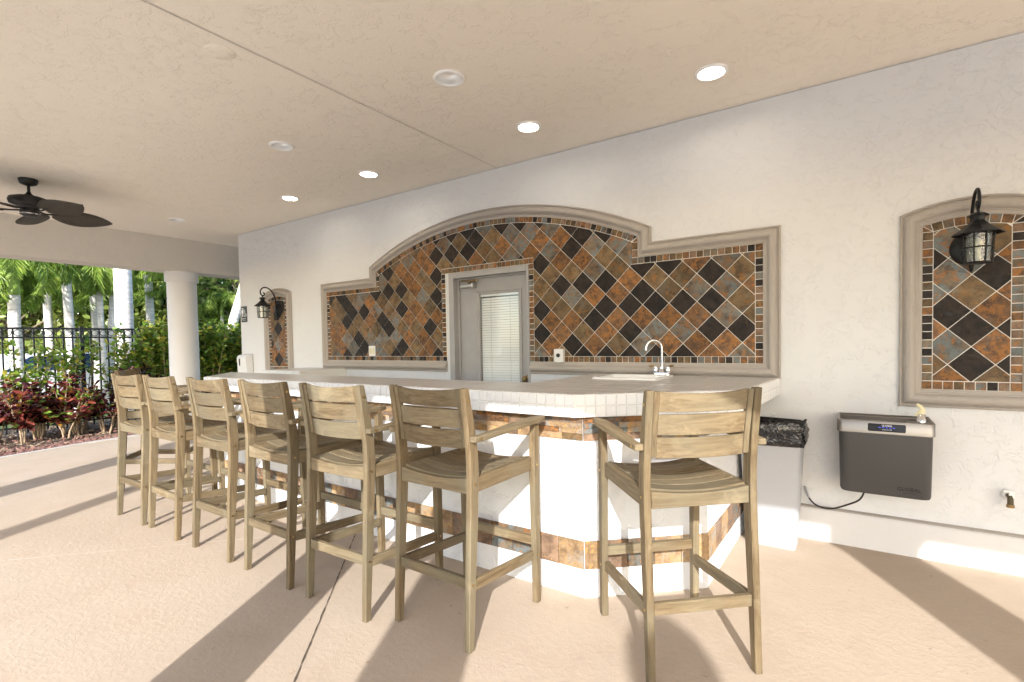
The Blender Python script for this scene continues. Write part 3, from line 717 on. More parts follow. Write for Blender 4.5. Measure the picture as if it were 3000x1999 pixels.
for s_ in (-1, 1):
    h_ = MB().lathe([(.024, .015), (.021, .03), (.016, .052), (.018, .058), (.012, .066), (0, .067)], (s_ * .048, 0, 0), 18).build('handle', 'chrome', fc)
    MB().tube([(s_ * .048, 0, .060), (s_ * .075, -.012, .070), (s_ * .094, -.02, .069)], [.006, .008, .006], 8).build('lever', 'aged_brass', h_)
pts = [(0, 0, .015), (0, 0, .10), (0, 0, .205)] + [(-.062 * (1 - math.cos(R(t))) * .78, -.062 * (1 - math.cos(R(t))) * .62, .205 + .062 * math.sin(R(t))) for t in range(15, 181, 15)]
pts.append((pts[-1][0], pts[-1][1], .190)); MB().tube(pts, .0105, 12).build('spout', 'chrome', fc)
MB().lathe([(.026, .015), (.017, .035), (.0135, .06), (.0135, .07)], seg=18).build('spout_collar', 'chrome', fc)

# ================================================================== BAR STOOLS
def bevel_mesh(me, wd):
    b = bmesh.new(); b.from_mesh(me); es = [e for e in b.edges if len(e.link_faces) == 2 and e.calc_face_angle(0) > .6]
    bmesh.ops.bevel(b, geom=es, offset=wd, segments=1, affect='EDGES', clamp_overlap=True); b.to_mesh(me); b.free()
def cpart(m, name, mat, par, bv=.0025):
    o = m.build(name, mat, par); bevel_mesh(o.data, bv); return o
def profile_poly(cl):
    L = []; Rr = []
    for i, (y, z, w_) in enumerate(cl):
        a = cl[max(0, i - 1)]; b = cl[min(len(cl) - 1, i + 1)]; dy, dz = b[0] - a[0], b[1] - a[1]; q = math.hypot(dy, dz); ny, nz = dz / q, -dy / q
        if i in (0, len(cl) - 1): ny, nz = 1, 0
        L.append((y + ny * w_ / 2, z + nz * w_ / 2)); Rr.append((y - ny * w_ / 2, z - nz * w_ / 2))
    return L + Rr[::-1]
REAR = [(-.272, 0, .034), (-.252, .35, .046), (-.232, .66, .054), (-.226, .80, .056), (-.230, .90, .054), (-.243, 1.0, .048), (-.275, 1.192, .033)]
FRONT = [(.268, 0, .034), (.266, .35, .044), (.262, .70, .050), (.264, .86, .046), (.270, .958, .040)]
def yback(z): 
    for (y0, z0, _), (y1, z1, _) in zip(REAR[:-1], REAR[1:]):
        if z0 <= z <= z1: return y0 + (y1 - y0) * (z - z0) / (z1 - z0)
    return REAR[-1][0]
def make_chair():
    c = empty('bar_stool')
    for s_ in (-1, 1):
        a, b = sorted((s_ * .217, s_ * .248)); lg = cpart(MB().prism(profile_poly(REAR), a, b, axis=0), 'rear_leg', 'wood_z', c)
        for z_ in (1.135, .752, .30): MB().tube([(s_ * .2486, yback(z_) , z_), (s_ * .2512, yback(z_), z_)], .0062, 10).build('bolt', 'brass', lg)
        a, b = sorted((s_ * .228, s_ * .262)); fg = cpart(MB().prism(profile_poly(FRONT), a, b, axis=0), 'front_leg', 'wood_z', c)
        for z_ in (.742, .262): MB().tube([(s_ * .2616, .264, z_), (s_ * .2638, .264, z_)], .0058, 10).build('bolt', 'brass', fg)
        # arm
        P = [(.2495, -.262), (.286, -.262), (.292, -.20), (.291, .10), (.287, .26), (.272, .335), (.245, .338), (.222, .27), (.226, .10), (.2495, -.18)]
        P = [(s_ * x, y) for x, y in P]; ar = MB(); k = len(P)
        zz = lambda y: .950 + .020 * min(1, max(0, (y + .26) / .5))
        V = [(x, y, zz(y)) for x, y in P] + [(x, y, zz(y) + .026) for x, y in P]
        ar.add(V, [tuple(range(k)), tuple(range(k, 2 * k))] + [(i, (i + 1) % k, k + (i + 1) % k, k + i) for i in range(k)])
        ao = cpart(ar, 'armrest', 'wood_y', c, .003); MB().tube([(s_ * .2875, -.228, .964), (s_ * .2905, -.228, .964)], .007, 10).build('bolt', 'brass', ao)
        # seat side rail, lower side stretcher, back batten
        a, b = sorted((s_ * .216, s_ * .244)); cpart(MB().prism([(-.20, .712), (.246, .716), (.246, .786), (-.20, .780)], a, b, axis=0), 'seat_rail', 'wood_y', c)
        cpart(MB().prism([(-.232, .268), (.246, .236), (.246, .284), (-.232, .318)], *sorted((s_ * .222, s_ * .246)), axis=0), 'side_stretcher', 'wood_y', c)
        a, b = sorted((s_ * .190, s_ * .2145)); pb = [(yback(z_) - .014, z_) for z_ in (.916, 1.0, 1.187)] + [(yback(z_) + .012, z_) for z_ in (1.187, 1.0, .916)]
        cpart(MB().prism(pb, a, b, axis=0), 'back_batten', 'wood_z', c)
    # curved back slats
    for z0, z1 in ((1.103, 1.188), (1.008, 1.093), (.912, .998)):
        m = MB(); k = 14; V = []
        for i in range(k + 1):
            x = -.190 + .38 * i / k; bow = -.030 * (1 - (x / .19) ** 2)
            dip = -.010 * (1 - (x / .19) ** 2) if z1 > 1.15 else 0
            V += [(x, yback(z0) + bow - .009, z0), (x, yback(z0) + bow + .008, z0), (x, yback(z1) + bow + .008, z1 + dip), (x, yback(z1) + bow - .009, z1 + dip)]
        F = [(4 * i + j, 4 * i + (j + 1) % 4, 4 * i + 4 + (j + 1) % 4, 4 * i + 4 + j) for i in range(k) for j in range(4)] + [(0, 1, 2, 3), (4 * k + 3, 4 * k + 2, 4 * k + 1, 4 * k)]
        m.add(V, F); cpart(m, 'back_slat', 'wood_x', c, .002)
    # seat slats, dished
    dish = lambda x: -.020 * (1 - min(1, abs(x) / .214) ** 2.0)
    ys = [-.222, -.135, -.055, .028, .110, .192, .275]
    for i in range(6):
        m = MB(); k = 12; V = []; y0, y1 = ys[i] + (.0 if i else .0), ys[i + 1] - .008
        for j in range(k + 1):
            x = -.214 + .428 * j / k; zt = .788 + dish(x) - (.004 if i == 5 else 0)
            V += [(x, y0, zt - .020), (x, y1, zt - .020), (x, y1, zt), (x, y0, zt)]
        F = [(4 * q + j, 4 * q + (j + 1) % 4, 4 * q + 4 + (j + 1) % 4, 4 * q + 4 + j) for q in range(k) for j in range(4)] + [(0, 1, 2, 3), (4 * k + 3, 4 * k + 2, 4 * k + 1, 4 * k)]
        m.add(V, F); cpart(m, 'seat_slat', 'wood_x', c, .002)
    # aprons with dished top
    for nm, y0, y1, zb_ in (('rear_apron', -.250, -.226, .708), ('front_apron', .252, .274, .712)):
        k = 12; top = [(-.2135 + .427 * j / k, .780 + dish(-.2135 + .427 * j / k) * .9) for j in range(k + 1)]; xs = .2135
        cpart(MB().prism([(-xs, zb_), (xs, zb_)] + top[::-1], y0, y1, axis=1), nm, 'wood_x', c, .002)
    cpart(MB().box(-.2145, .2145, -.268, -.244, .278, .328), 'rear_stretcher', 'wood_x', c)
    cpart(MB().box(-.2275, .2275, .252, .280, .308, .356), 'footrest', 'wood_x', c)
    return c
ch0 = make_chair()
STOOLS = [(-1.655, 2.000, -1.5, 'bar stool at the front of the bar nearest the angled corner, half in shadow'),
      (-2.265, 1.905, 1.0, 'second bar stool along the front from the angled corner'),
      (-2.903, 1.900, -.6, 'third bar stool along the front, a shadow edge down its back'),
      (-3.577, 1.895, .5, 'fourth bar stool along the front, pale in full sun'),
      (-4.287, 1.885, -.8, 'fifth bar stool along the front, second from the far left end'),
      (-4.878, 1.875, .8, 'farthest left bar stool of the front row, beside the croton bed'),
      (-.684, 2.304, 42.5, 'large bar stool at right facing the angled corner of the bar'),
      (-5.93, 2.24, -40.0, 'shaded bar stool at the far left end of the bar, behind the row')]
CHZ = 3.079
for i, (x, y, a, lab) in enumerate(STOOLS):
    o = ch0 if i == 0 else copy_tree(ch0)
    o.location = (x, y, 0); o.rotation_euler = (0, 0, R(a)); tag(o, lab, 'bar stool', 'wooden bar stools at the bar')

# ================================================================== WALL FIXTURES
# drinking fountain
FX0, FX1, FY = -.083, .388, 3.68
fo = empty('drinking_fountain', ((FX0 + FX1) / 2, WY, .44), label='wall-hung dark grey drinking fountain with a steel basin rim', cat='drinking fountain')
hw = (FX1 - FX0) / 2; fd = WY - FY
def frr(ix, iy, z, r, ib=0): return [(x, y, z - .44) for x, y in rrect(-hw + ix, hw - ix, -fd + iy, -.002 - ib, r, 4)]
def rr_front(x0, x1, y0, y1, r, z, k=6):
    P = [(x1, y1), (x0, y1)] + [(x0 + r - r * math.cos(R(90 * i / k)), y0 + r - r * math.sin(R(90 * i / k))) for i in range(k + 1)] + [(x1 - r + r * math.sin(R(90 * i / k)), y0 + r - r * math.cos(R(90 * i / k))) for i in range(k + 1)]
    return [(x, y, z - .44) for x, y in P]
m = MB(); loft(m, [rr_front(-hw + .022, hw - .016, -fd + .022, -.002, .05, .44), rr_front(-hw + .016, hw - .012, -fd + .016, -.002, .05, .455), rr_front(-hw + .008, hw - .006, -fd + .012, -.002, .05, .812)], cap0=True, cap1=True); bx = m.build('cabinet', 'fountain_grey', fo)
text('lettering', 'GLOBAL', .030, 'display_black', bx, WALLTXT(.118, -fd + .0150, .052), .0012)
text('small_print', 'water solutions', .009, 'display_black', bx, WALLTXT(.118, -fd + .0152, .032), .0008)
m = MB(); loft(m, [rr_front(-hw, hw, -fd, -.001, .03, .812), rr_front(-hw, hw, -fd, -.001, .03, .884), rr_front(-hw + .003, hw - .003, -fd + .003, -.001, .03, .888), rr_front(-hw + .010, hw - .010, -fd + .010, -.012, .03, .888), rr_front(-hw + .012, hw - .012, -fd + .012, -.014, .03, .870)], cap0=True); m.build('rim', 'brushed_steel', fo)
m = MB(); loft(m, [rr_front(-hw + .0125, hw - .0125, -fd + .0125, -.0145, .03, .872), rr_front(-hw + .03, hw - .03, -fd + .03, -.03, .03, .838), rr_front(-hw + .08, hw - .14, -fd + .09, -.09, .03, .828)], cap1=True); m.build('basin', 'tray_steel', fo)
MB().cbox(hw - .125, hw - .013, -fd + .013, -fd + .105, .855 - .44, .8835 - .44, .004).build('spout_deck', 'brushed_steel', fo)
pnl = MB().cbox(-.080, .100, -fd - .006, -fd + .002, .826 - .44, .872 - .44, .005).build('display', 'display_black', fo)
text('display_text', 'GLOBAL', .0135, 'sign_white', pnl, WALLTXT(.012, -fd - .0068, .8625 - .44), .0004)
for i in range(5): MB().box(-.028 + i * .017, -.018 + i * .017, -fd - .0072, -fd - .0055, .8495 - .44, .8525 - .44).build('indicator', 'blue_led', pnl)
text('display_caption', 'FILTER STATUS', .007, 'sign_white', pnl, WALLTXT(.012, -fd - .0068, .838 - .44), .0004)
MB().lathe([(.022, 0), (.022, .022), (.018, .026), (.018, .050), (0, .050)], (hw - .060, -fd + .055, .884 - .44), 18).build('spout_base', 'chrome', fo)
m = MB()
c0 = Vector((hw - .060, -fd + .055, .934 - .44))
m.tube([c0, c0 + Vector((0, .002, .018))], [.016, .013], 12)
m.tube([c0 + Vector((-.028, -.004, -.008)), c0 + Vector((-.012, 0, .010)), c0 + Vector((.006, .004, .022)), c0 + Vector((-.004, .004, .042)), c0 + Vector((-.022, .004, .058))], [.005, .009, .014, .012, .008], 10)
m.tube([c0 + Vector((.002, 0, .012)), c0 + Vector((.012, 0, .02)), c0 + Vector((.014, 0, .03))], [.010, .009, .006], 10)
m.build('mouth_guard', 'cream_plastic', fo)
def spline(P, k=5):
    P = [Vector(p) for p in P]; out = []
    for i in range(len(P) - 1):
        a, b, c, d = P[max(i - 1, 0)], P[i], P[i + 1], P[min(i + 2, len(P) - 1)]
        for j in range(k):
            t = j / k; out.append(.5 * ((2 * b) + (c - a) * t + (2 * a - 5 * b + 4 * c - d) * t * t + (3 * b - a - 3 * c + d) * t ** 3))
    return out + [P[-1]]
cd = MB().tube(spline(((-.275, 3.992, .360), (-.262, 3.975, .325), (-.248, 3.962, .290), (-.215, 3.955, .256), (-.165, 3.952, .240), (-.105, 3.94, .250), (-.04, 3.91, .290), (.03, 3.87, .345), (.056, 3.85, .400), (.062, 3.84, .445))), .0055, 8).build('power_cord', 'cord_black'); tag(cd, 'black power cord looping from the wall up to the drinking fountain', 'cord')
MB().tube([(-.274, 3.990, .357), (-.262, 3.975, .325), (-.249, 3.963, .292)], .0068, 8).build('cable_sleeve', 'closer_silver', cd)
# hose tap on the wall
tp = empty('hose_tap', (.742, WY, .46), label='small weathered hose tap on the wall right of the fountain', cat='tap')
MB().lathe([(0, 0), (.030, 0), (.032, -.004), (.024, -.012), (.012, -.016)], seg=16).build('escutcheon', 'white_plastic', tp).rotation_euler = (R(-90), 0, 0)
MB().tube([(0, -.002, 0), (0, -.05, 0), (0, -.066, -.008), (0, -.070, -.030), (0, -.070, -.052)], [.012, .012, .014, .014, .013], 10).build('body', 'rust_brass', tp)
MB().tube([(0, -.070, -.040), (0, -.070, -.056)], .0175, 12).build('hose_thread', 'aged_brass', tp)
MB().tube([(0, -.055, .008), (0, -.052, .030)], .006, 8).tube([(-.026, -.052, .030), (.026, -.052, .030)], [.008, .008], 8).build('handle', 'white_plastic', tp)
# slim rubbish bin with black liner
tb = empty('trash_can', (-.455, 3.795, 0), label='slim grey plastic bin with a black liner, between bar and wall', cat='bin')
m = MB(); rg = lambda sx, sy, z, r: [(x, y, z) for x, y in rrect(-sx, sx, -sy, sy, r, 4)]
loft(m, [rg(.146, .090, 0, .03), rg(.150, .094, .012, .03), rg(.185, .150, .735, .03), rg(.194, .160, .74, .03), rg(.196, .162, .765, .03), rg(.186, .152, .765, .03), rg(.150, .10, .10, .03)], cap0=True, cap1=True); m.build('body', 'trash_grey', tb)
from mathutils import noise as mn
rings = []; prof_b = [(.1985, .690, .004), (.204, .705, .010), (.207, .725, .010), (.203, .745, .012), (.206, .765, .010), (.203, .785, .016), (.207, .805, .020), (.203, .825, .024), (.195, .836, .026), (.184, .826, .026), (.172, .80, .030), (.160, .75, .03), (.148, .62, .02)]
for (r_, z, w_) in prof_b:
    base = rrect(-r_, r_, -(r_ - .034), r_ - .034, .035, 34); rg_l = []
    for i, (x, y) in enumerate(base):
        a_ = math.atan2(y, x); q = Vector((x * 22, y * 22, z * 9)); f1 = mn.noise(q); f2 = mn.noise(q * 2.7 + Vector((7, 3, 1))); f3 = mn.noise(Vector((a_ * 9, z * 60, 2)))
        d = w_ * (.7 * f1 + .6 * f2 + .9 * f3); rg_l.append((x + math.cos(a_) * d, y + math.sin(a_) * d, z + w_ * (1.5 * f1 + .9 * f2)))
    rings.append(rg_l)
m = MB(); loft(m, rings); m.build('liner', 'black_bag', tb)

# wall lanterns
def lantern(x, label):
    e = empty('wall_lantern', (x, WY - .012, 1.90), label=label, cat='wall lamp', group='black wall lanterns')
    pl = MB().lathe([(0, -.030), (.035, -.030), (.045, -.022), (.060, -.020), (.085, -.012), (.094, -.004), (.094, 0)], seg=32, sy=1.06).build('back_plate', 'black_metal', e); pl.rotation_euler = (R(90), 0, 0); pl.scale = (1, 1, -1)
    ly = -.225
    pts = [(0, -.02, -.075), (0, -.055, -.115), (0, -.080, -.09)]
    MB().tube([(0, -.022, -.12), (0, -.040, -.138), (0, -.058, -.128), (0, -.058, -.108), (0, -.045, -.102)], .008, 8).build('lower_scroll', 'black_metal', e)
    arm = [(0, -.022, -.125), (0, -.030, -.05), (0, -.034, .06), (0, -.045, .16), (0, -.075, .235), (0, -.125, .285), (0, -.180, .300), (0, -.225, .285), (0, -.250, .245), (0, -.245, .205), (0, -.218, .188), (0, -.195, .200), (0, -.198, .222), (0, -.212, .226)]
    MB().tube(spline(arm, 3), .0085, 8).build('arm', 'black_metal', e)
    MB().tube([(0, ly, .196), (0, ly, .158)], .007, 8).build('hanger', 'black_metal', e)
    rf_ = MB().lathe([(.008, .168), (.030, .160), (.046, .148), (.047, .144), (.030, .146), (.027, .120), (.030, .118), (.055, .090), (.108, .050), (.114, .043), (.108, .044), (.05, .082), (.0, .09)], (0, ly, 0), 8, smooth=False).build('roof', 'black_metal', e)
    b0, b1, zt, zb_ = .070, .062, .052, -.112
    cg = empty('cage'); cg.parent = e
    for i in range(8):
        a = R(45 * i + 22.5); c_, s_ = math.cos(a), math.sin(a)
        MB().tube([(b0 * c_, ly + b0 * s_, zt), (b1 * c_, ly + b1 * s_, zb_)], .0038, 5).build('bar', 'black_metal', cg)
    for z in (zt, -.030, zb_):
        r_ = b1 + (b0 - b1) * (z - zb_) / (zt - zb_); P = [(r_ * math.cos(R(45 * i + 22.5)), ly + r_ * math.sin(R(45 * i + 22.5)), z) for i in range(9)]
        MB().tube(P, .004, 5, caps=False).build('ring', 'black_metal', cg)
    MB().lathe([(b1 - .004, zb_), (b0 - .004, zt)], (0, ly, 0), 16).build('glass', 'seeded_glass', e)
    MB().lathe([(0, zb_ - .004), (b1 + .002, zb_ - .004), (b1 + .002, zb_), (0, zb_)], (0, ly, 0), 16).build('floor_plate', 'black_metal', e)
    MB().lathe([(.0, -.112), (.014, -.112), (.014, -.06), (.011, -.055), (.017, -.03), (.022, -.01), (.016, .015), (0, .026)], (0, ly, 0), 14).build('bulb', 'cream_plastic', e)
    return e
lantern(.566, 'black wall lantern hung over the arched panel at right, above the fountain')
lantern(-6.63, 'black wall lantern hung over the slim panel near the wall end')
# restroom sign, dispenser, outlets
sg = empty('restroom_sign', (-7.545, WY - .004, 1.885), label='small black restroom sign with white figures at the wall end', cat='sign')
MB().cbox(-.078, .078, -.006, .003, -.118, .118, .003).build('plate', 'sign_black', sg)
m = MB(); y_ = -.0072
m.prism([(-.038 + .013 * math.cos(2 * math.pi * i / 14), .082 + .013 * math.sin(2 * math.pi * i / 14)) for i in range(14)], -.006, y_, axis=1)
m.prism([(-.060, .064), (-.016, .064), (-.014, .012), (-.022, .012), (-.026, .046), (-.026, -.040), (-.036, -.040), (-.037, .002), (-.039, .002), (-.040, -.040), (-.050, -.040), (-.050, .046), (-.054, .012), (-.062, .012)], -.006, y_, axis=1); m.build('figure', 'sign_white', sg)
MB().box(-.0025, .0025, y_, -.006, -.040, .092).build('divider', 'sign_white', sg)
m = MB(); P = [(.040 + .024 * math.cos(R(t)), y_ + .0005, -.012 + .024 * math.sin(R(t))) for t in range(-190, 55, 14)]; m.tube(P, .0035, 5)
m.tube([(.030, y_ + .0005, .060), (.032, y_ + .0005, .008), (.054, y_ + .0005, .004), (.064, y_ + .0005, -.028), (.070, y_ + .0005, -.026)], .0045, 5); m.lathe([(0, -.001), (.009, -.001), (.009, .001)], (.030, y_, .074), 12); m.build('wheelchair_symbol', 'sign_white', sg)
text('lettering', 'RESTROOM', .021, 'sign_white', sg, WALLTXT(0, -.0064, -.068), .0006)
MB().box(-.05, .05, y_, -.006, -.092, -.089).build('braille_line', 'sign_white', sg)
ds = empty('soap_dispenser', (-7.47, WY, 1.15), label='white wall dispenser at the far left end of the wall', cat='dispenser')
MB().prism([(-.10, -.14), (-.006, -.15), (-.006, .135), (-.085, .125), (-.112, .09)], -.125, .125, axis=0).build('case', 'white_plastic', ds)
MB().cbox(-.128, .128, -.006, -.0005, -.155, .140, .003).build('back_plate', 'sign_black', ds)
MB().prism([(-.075, .075), (-.035, .075), (-.042, -.03), (-.066, -.03)], -.1115, -.108, axis=1).build('window', 'sign_black', ds)
def outlet(x, z, label, knob):
    e = empty('outlet', (x, WY - .013, z), label=label, cat='outlet'); MB().cbox(-.058 if not knob else -.046, .058 if not knob else .046, -.007 if not knob else -.04, -.0005, -.060, .060, .003).build('cover', 'white_plastic', e)
    if knob: MB().lathe([(0, .0), (.018, 0), (.016, .012), (0, .013)], seg=16).build('key_switch', 'sign_black', e).matrix_local = Matrix.Translation((0, -.040, .004)) @ Matrix.Rotation(R(90), 4, 'X')
    else:
        for xx in (-.024, .024): MB().cbox(xx - .017, xx + .017, -.0095, -.006, -.035, .035, .001).build('socket', 'cream_plastic', e)
outlet(-4.70, 1.322, 'white double outlet on the mosaic left of the door', False)
outlet(-2.182, 1.267, 'white key switch box on the mosaic just right of the door', True)

# ceiling fan
fn = empty('ceiling_fan', (-6.72, 1.48, CHZ), label='black ceiling fan with leaf-shaped blades at the far left', cat='fan')
MB().lathe([(0, 0), (.075, 0), (.075, -.010), (.066, -.045), (.030, -.062), (.016, -.064)], seg=28).build('canopy', 'fan_black', fn)
MB().tube([(0, 0, -.05), (0, 0, -.17)], .0125, 12).build('downrod', 'fan_black', fn)
MB().lathe([(.016, -.125), (.022, -.140), (.045, -.160), (.10, -.172), (.150, -.190), (.158, -.215), (.150, -.245), (.11, -.262), (.075, -.270), (.070, -.30), (.074, -.305), (.074, -.345), (.05, -.362), (0, -.366)], seg=36).build('motor', 'fan_black', fn)
MB().lathe([(.0755, -.337), (.0765, -.341), (.0755, -.346)], seg=36).build('trim_band', 'chrome', fn)
bm_ = MB(); k = 22; Lb = .50
for i in range(k + 1):
    t = i / k; wv = .14 * (math.sin(math.pi * min(1, t * .93 + .07)) ** .75) * (1 - .18 * t) + .004; x = .18 + Lb * t; z = -.006 * math.sin(math.pi * t)
    for j in (-2, -1, 0, 1, 2): bm_.v.append((x, wv * j / 2, z - .008 * abs(j) / 2 + wv * -.36 * j / 2))
bm_.f = [(5 * i + j, 5 * i + j + 1, 5 * i + 6 + j, 5 * i + 5 + j) for i in range(k) for j in range(4)]; bm_.sm = [True] * len(bm_.f)
b0_ = None
for i in range(5):
    a = R(20.5 + 72 * i)
    if b0_ is None:
        b0_ = bm_.build('blade', 'fan_blade', fn); o = b0_; sd_ = o.modifiers.new('thickness', 'SOLIDIFY'); sd_.thickness = .006
        ir0 = MB().tube([(.06, 0, -.004), (.13, .02, -.012), (.20, 0, -.008), (.27, 0, -.009)], [.010, .008, .010, .006], 6).build('blade_iron', 'fan_black', b0_)
    else: o = copy_tree(b0_, fn)
    o.location = (0, 0, -.30); o.rotation_euler = (0, 0, a)

# ================================================================== PLANTING
class Leaves:
    def __init__(s): s.V = []; s.F = []; s.M = []; s.n = 0
    def add(s, pos, dirs, L, Wd, mi, fold=.25, roll=None):
        pos = np.asarray(pos, float); k = len(pos); d = np.asarray(dirs, float); d /= np.linalg.norm(d, axis=1)[:, None] + 1e-9
        up = np.tile([0., 0., 1.], (k, 1)) + RNG.normal(0, .55, (k, 3)); s_ = np.cross(d, up); s_ /= np.linalg.norm(s_, axis=1)[:, None] + 1e-9; nn = np.cross(s_, d)
        L = np.broadcast_to(L, (k,))[:, None]; Wd = np.broadcast_to(Wd, (k,))[:, None]
        a = pos; b = pos + d * L * .30 + s_ * Wd * .42 + nn * Wd * fold * .5; c = pos + d * L * .68 + s_ * Wd * .46 + nn * Wd * fold * .4; t = pos + d * L - nn * L * .10
        e = pos + d * L * .68 - s_ * Wd * .46 + nn * Wd * fold * .4; f = pos + d * L * .30 - s_ * Wd * .42 + nn * Wd * fold * .5
        V = np.stack([a, b, c, t, e, f], 1).reshape(-1, 3); i0 = s.n + np.arange(k)[:, None] * 6
        F = np.concatenate([i0 + np.array([0, 1, 2, 3]), i0 + np.array([0, 3, 4, 5])], 1).reshape(-1, 4)
        s.V.append(V); s.F.append(F); s.M.append(np.repeat(np.broadcast_to(mi, (k,)), 2)); s.n += 6 * k
    def build(s, name, mats, parent):
        V = np.concatenate(s.V); F = np.concatenate(s.F); Mi = np.concatenate(s.M); me = bpy.data.meshes.new(name)
        me.vertices.add(len(V)); me.vertices.foreach_set('co', V.ravel()); me.loops.add(F.size); me.loops.foreach_set('vertex_index', F.ravel().astype(np.int32))
        me.polygons.add(len(F)); me.polygons.foreach_set('loop_start', np.arange(0, F.size, 4, dtype=np.int32)); me.polygons.foreach_set('material_index', Mi.astype(np.int32)); me.update(calc_edges=True)
        for m_ in mats: me.materials.append(MATS[m_])
        return link(name, me, None, parent)
def branchy(m, base, top_pts, r0, mid=.45):
    for p in top_pts:
        b = Vector(base); p = Vector(p); q = b.lerp(p, mid) + Vector((random.uniform(-.05, .05), random.uniform(-.05, .05), .02)); m.tube([b, q, p], [r0, r0 * .7, r0 * .3], 5, caps=False)
def croton(x, y, h, label, tint):
    e = empty('croton_shrub', (x, y, -.03), label=label, cat='shrub', group='croton shrubs in the planting bed')
    rr = random.Random(int(x * 977 + y * 131)); m = MB(); lv = Leaves(); tips = []
    for s_ in range(rr.randint(3, 5)):
        a = rr.uniform(0, 6.28); r1 = rr.uniform(.02, .07); b = Vector((r1 * math.cos(a), r1 * math.sin(a), 0)); sp = rr.uniform(.10, .34); hh = h * rr.uniform(.75, 1.0)
        mid = b + Vector((sp * .25 * math.cos(a), sp * .25 * math.sin(a), hh * .30)); m.tube([b, b.lerp(mid, .5) + Vector((rr.uniform(-.02, .02), rr.uniform(-.02, .02), 0)), mid], [.017, .014, .011], 6)
        for q in range(rr.randint(4, 7)):
            a2 = a + rr.uniform(-1.3, 1.3); t = mid + Vector((sp * math.cos(a2) * rr.uniform(.4, 1.1), sp * math.sin(a2) * rr.uniform(.4, 1.1), hh * rr.uniform(.10, .74))); m.tube([mid, mid.lerp(t, .55) + Vector((0, 0, .03)), t], [.012, .009, .005], 5, caps=False); tips.append((mid, t))
    m.build('stems', 'twig', e)
    for mid, t in tips:
        k = rr.randint(22, 34); u = RNG.random(k) ** .7; P = np.array(mid)[None] * (1 - u[:, None]) + np.array(t)[None] * u[:, None]; an = RNG.random(k) * 6.283; el = RNG.normal(.35, .38, k)
        D = np.stack([np.cos(an) * np.cos(el), np.sin(an) * np.cos(el), np.sin(el)], 1); mi = RNG.choice(4, k, p=tint); lv.add(P, D, RNG.uniform(.09, .16, k), RNG.uniform(.038, .065, k), mi, .2)
    lv.build('foliage', ['croton_burgundy', 'croton_red', 'leaf_green', 'croton_orange'], e)
ORD = ['first', 'second', 'third', 'fourth', 'fifth', 'sixth', 'seventh', 'eighth', 'ninth', 'tenth', 'eleventh', 'twelfth', 'thirteenth', 'fourteenth', 'fifteenth']
T1 = [.42, .40, .12, .06]; T2 = [.68, .17, .12, .03]; T3 = [.40, .34, .16, .10]
for i, (x, y, h, tt) in enumerate([(-10.75, 1.75, 1.15, T3), (-10.55, 2.12, 1.0, T1), (-10.80, 2.35, 1.05, T1), (-10.45, 2.60, .95, T3), (-10.75, 2.85, 1.15, T2), (-10.50, 3.15, 1.1, T2), (-10.85, 3.45, 1.2, T2), (-10.60, 3.75, 1.05, T2), (-10.85, 4.15, 1.15, T2), (-10.6, 4.55, 1.0, T2), (-10.8, 5.0, 1.1, T2), (-10.65, 5.5, 1.05, T2)]):
    croton(x, y, h, ('red and green' if i < 4 else 'dark burgundy') + ' croton shrub, ' + ORD[i] + ' from the left in the planting row', tt)
def hedge(x, y, h, dens, label, low=.45):
    e = empty('hedge_shrub', (x, y, -.05), label=label, cat='shrub', group='green hedge shrubs at the fence'); rr = random.Random(int(x * 77 + y * 991)); m = MB(); lv = Leaves()
    for s_ in range(int(9 * dens) + 5):
        a = rr.uniform(0, 6.28); r1 = rr.uniform(.05, .42); hh = h * rr.uniform(.62, 1.0); b = Vector((rr.uniform(-.08, .08), rr.uniform(-.08, .08), 0)); t = Vector((r1 * math.cos(a) * .8, r1 * math.sin(a), hh)); q = b.lerp(t, .5) + Vector((rr.uniform(-.08, .08), rr.uniform(-.08, .08), 0))
        m.tube([b, q, t], [.014, .009, .004], 5, caps=False)
        k = int(rr.uniform(34, 60) * dens + 12); u = low + (1 - low) * RNG.random(k) ** .8; P = (np.array(q)[None] * (1 - u[:, None]) + np.array(t)[None] * u[:, None]) + RNG.normal(0, .045, (k, 3)); an = RNG.random(k) * 6.283; el = RNG.normal(.3, .5, k)
        D = np.stack([np.cos(an) * np.cos(el), np.sin(an) * np.cos(el), np.sin(el)], 1); mi = RNG.choice(3, k, p=[.72, .18, .10]); lv.add(P, D, RNG.uniform(.07, .125, k), RNG.uniform(.042, .07, k), mi, .22)
    m.build('stems', 'twig', e); lv.build('foliage', ['leaf_green', 'leaf_yellow', 'leaf_dark'], e)
for hi_, (x, y, h, dn, lab) in enumerate([(-11.05, 1.85, 1.5, .75, 0), (-11.2, 2.45, 1.62, .5, 0), (-11.05, 2.95, 1.82, .45, 0), (-11.15, 3.5, 1.55, .5, 0), (-11.2, 3.95, 2.0, 1.2, 1), (-11.15, 4.35, 2.05, 1.7, 1), (-11.25, 4.75, 2.1, 1.8, 1), (-11.1, 5.15, 2.0, 1.8, 1), (-11.25, 5.6, 2.0, 2.0, 1), (-11.1, 6.1, 1.95, 2.1, 1), (-11.2, 6.65, 2.0, 2.1, 1), (-11.1, 7.2, 1.95, 2.1, 1), (-11.2, 7.8, 2.0, 2.0, 1)]):
    hedge(x, y, h, dn, ['thin green hedge shrub', 'dense tall green hedge shrub'][lab] + ' at the fence, ' + ORD[hi_] + ' from the left', .30 if lab == 0 else .1)
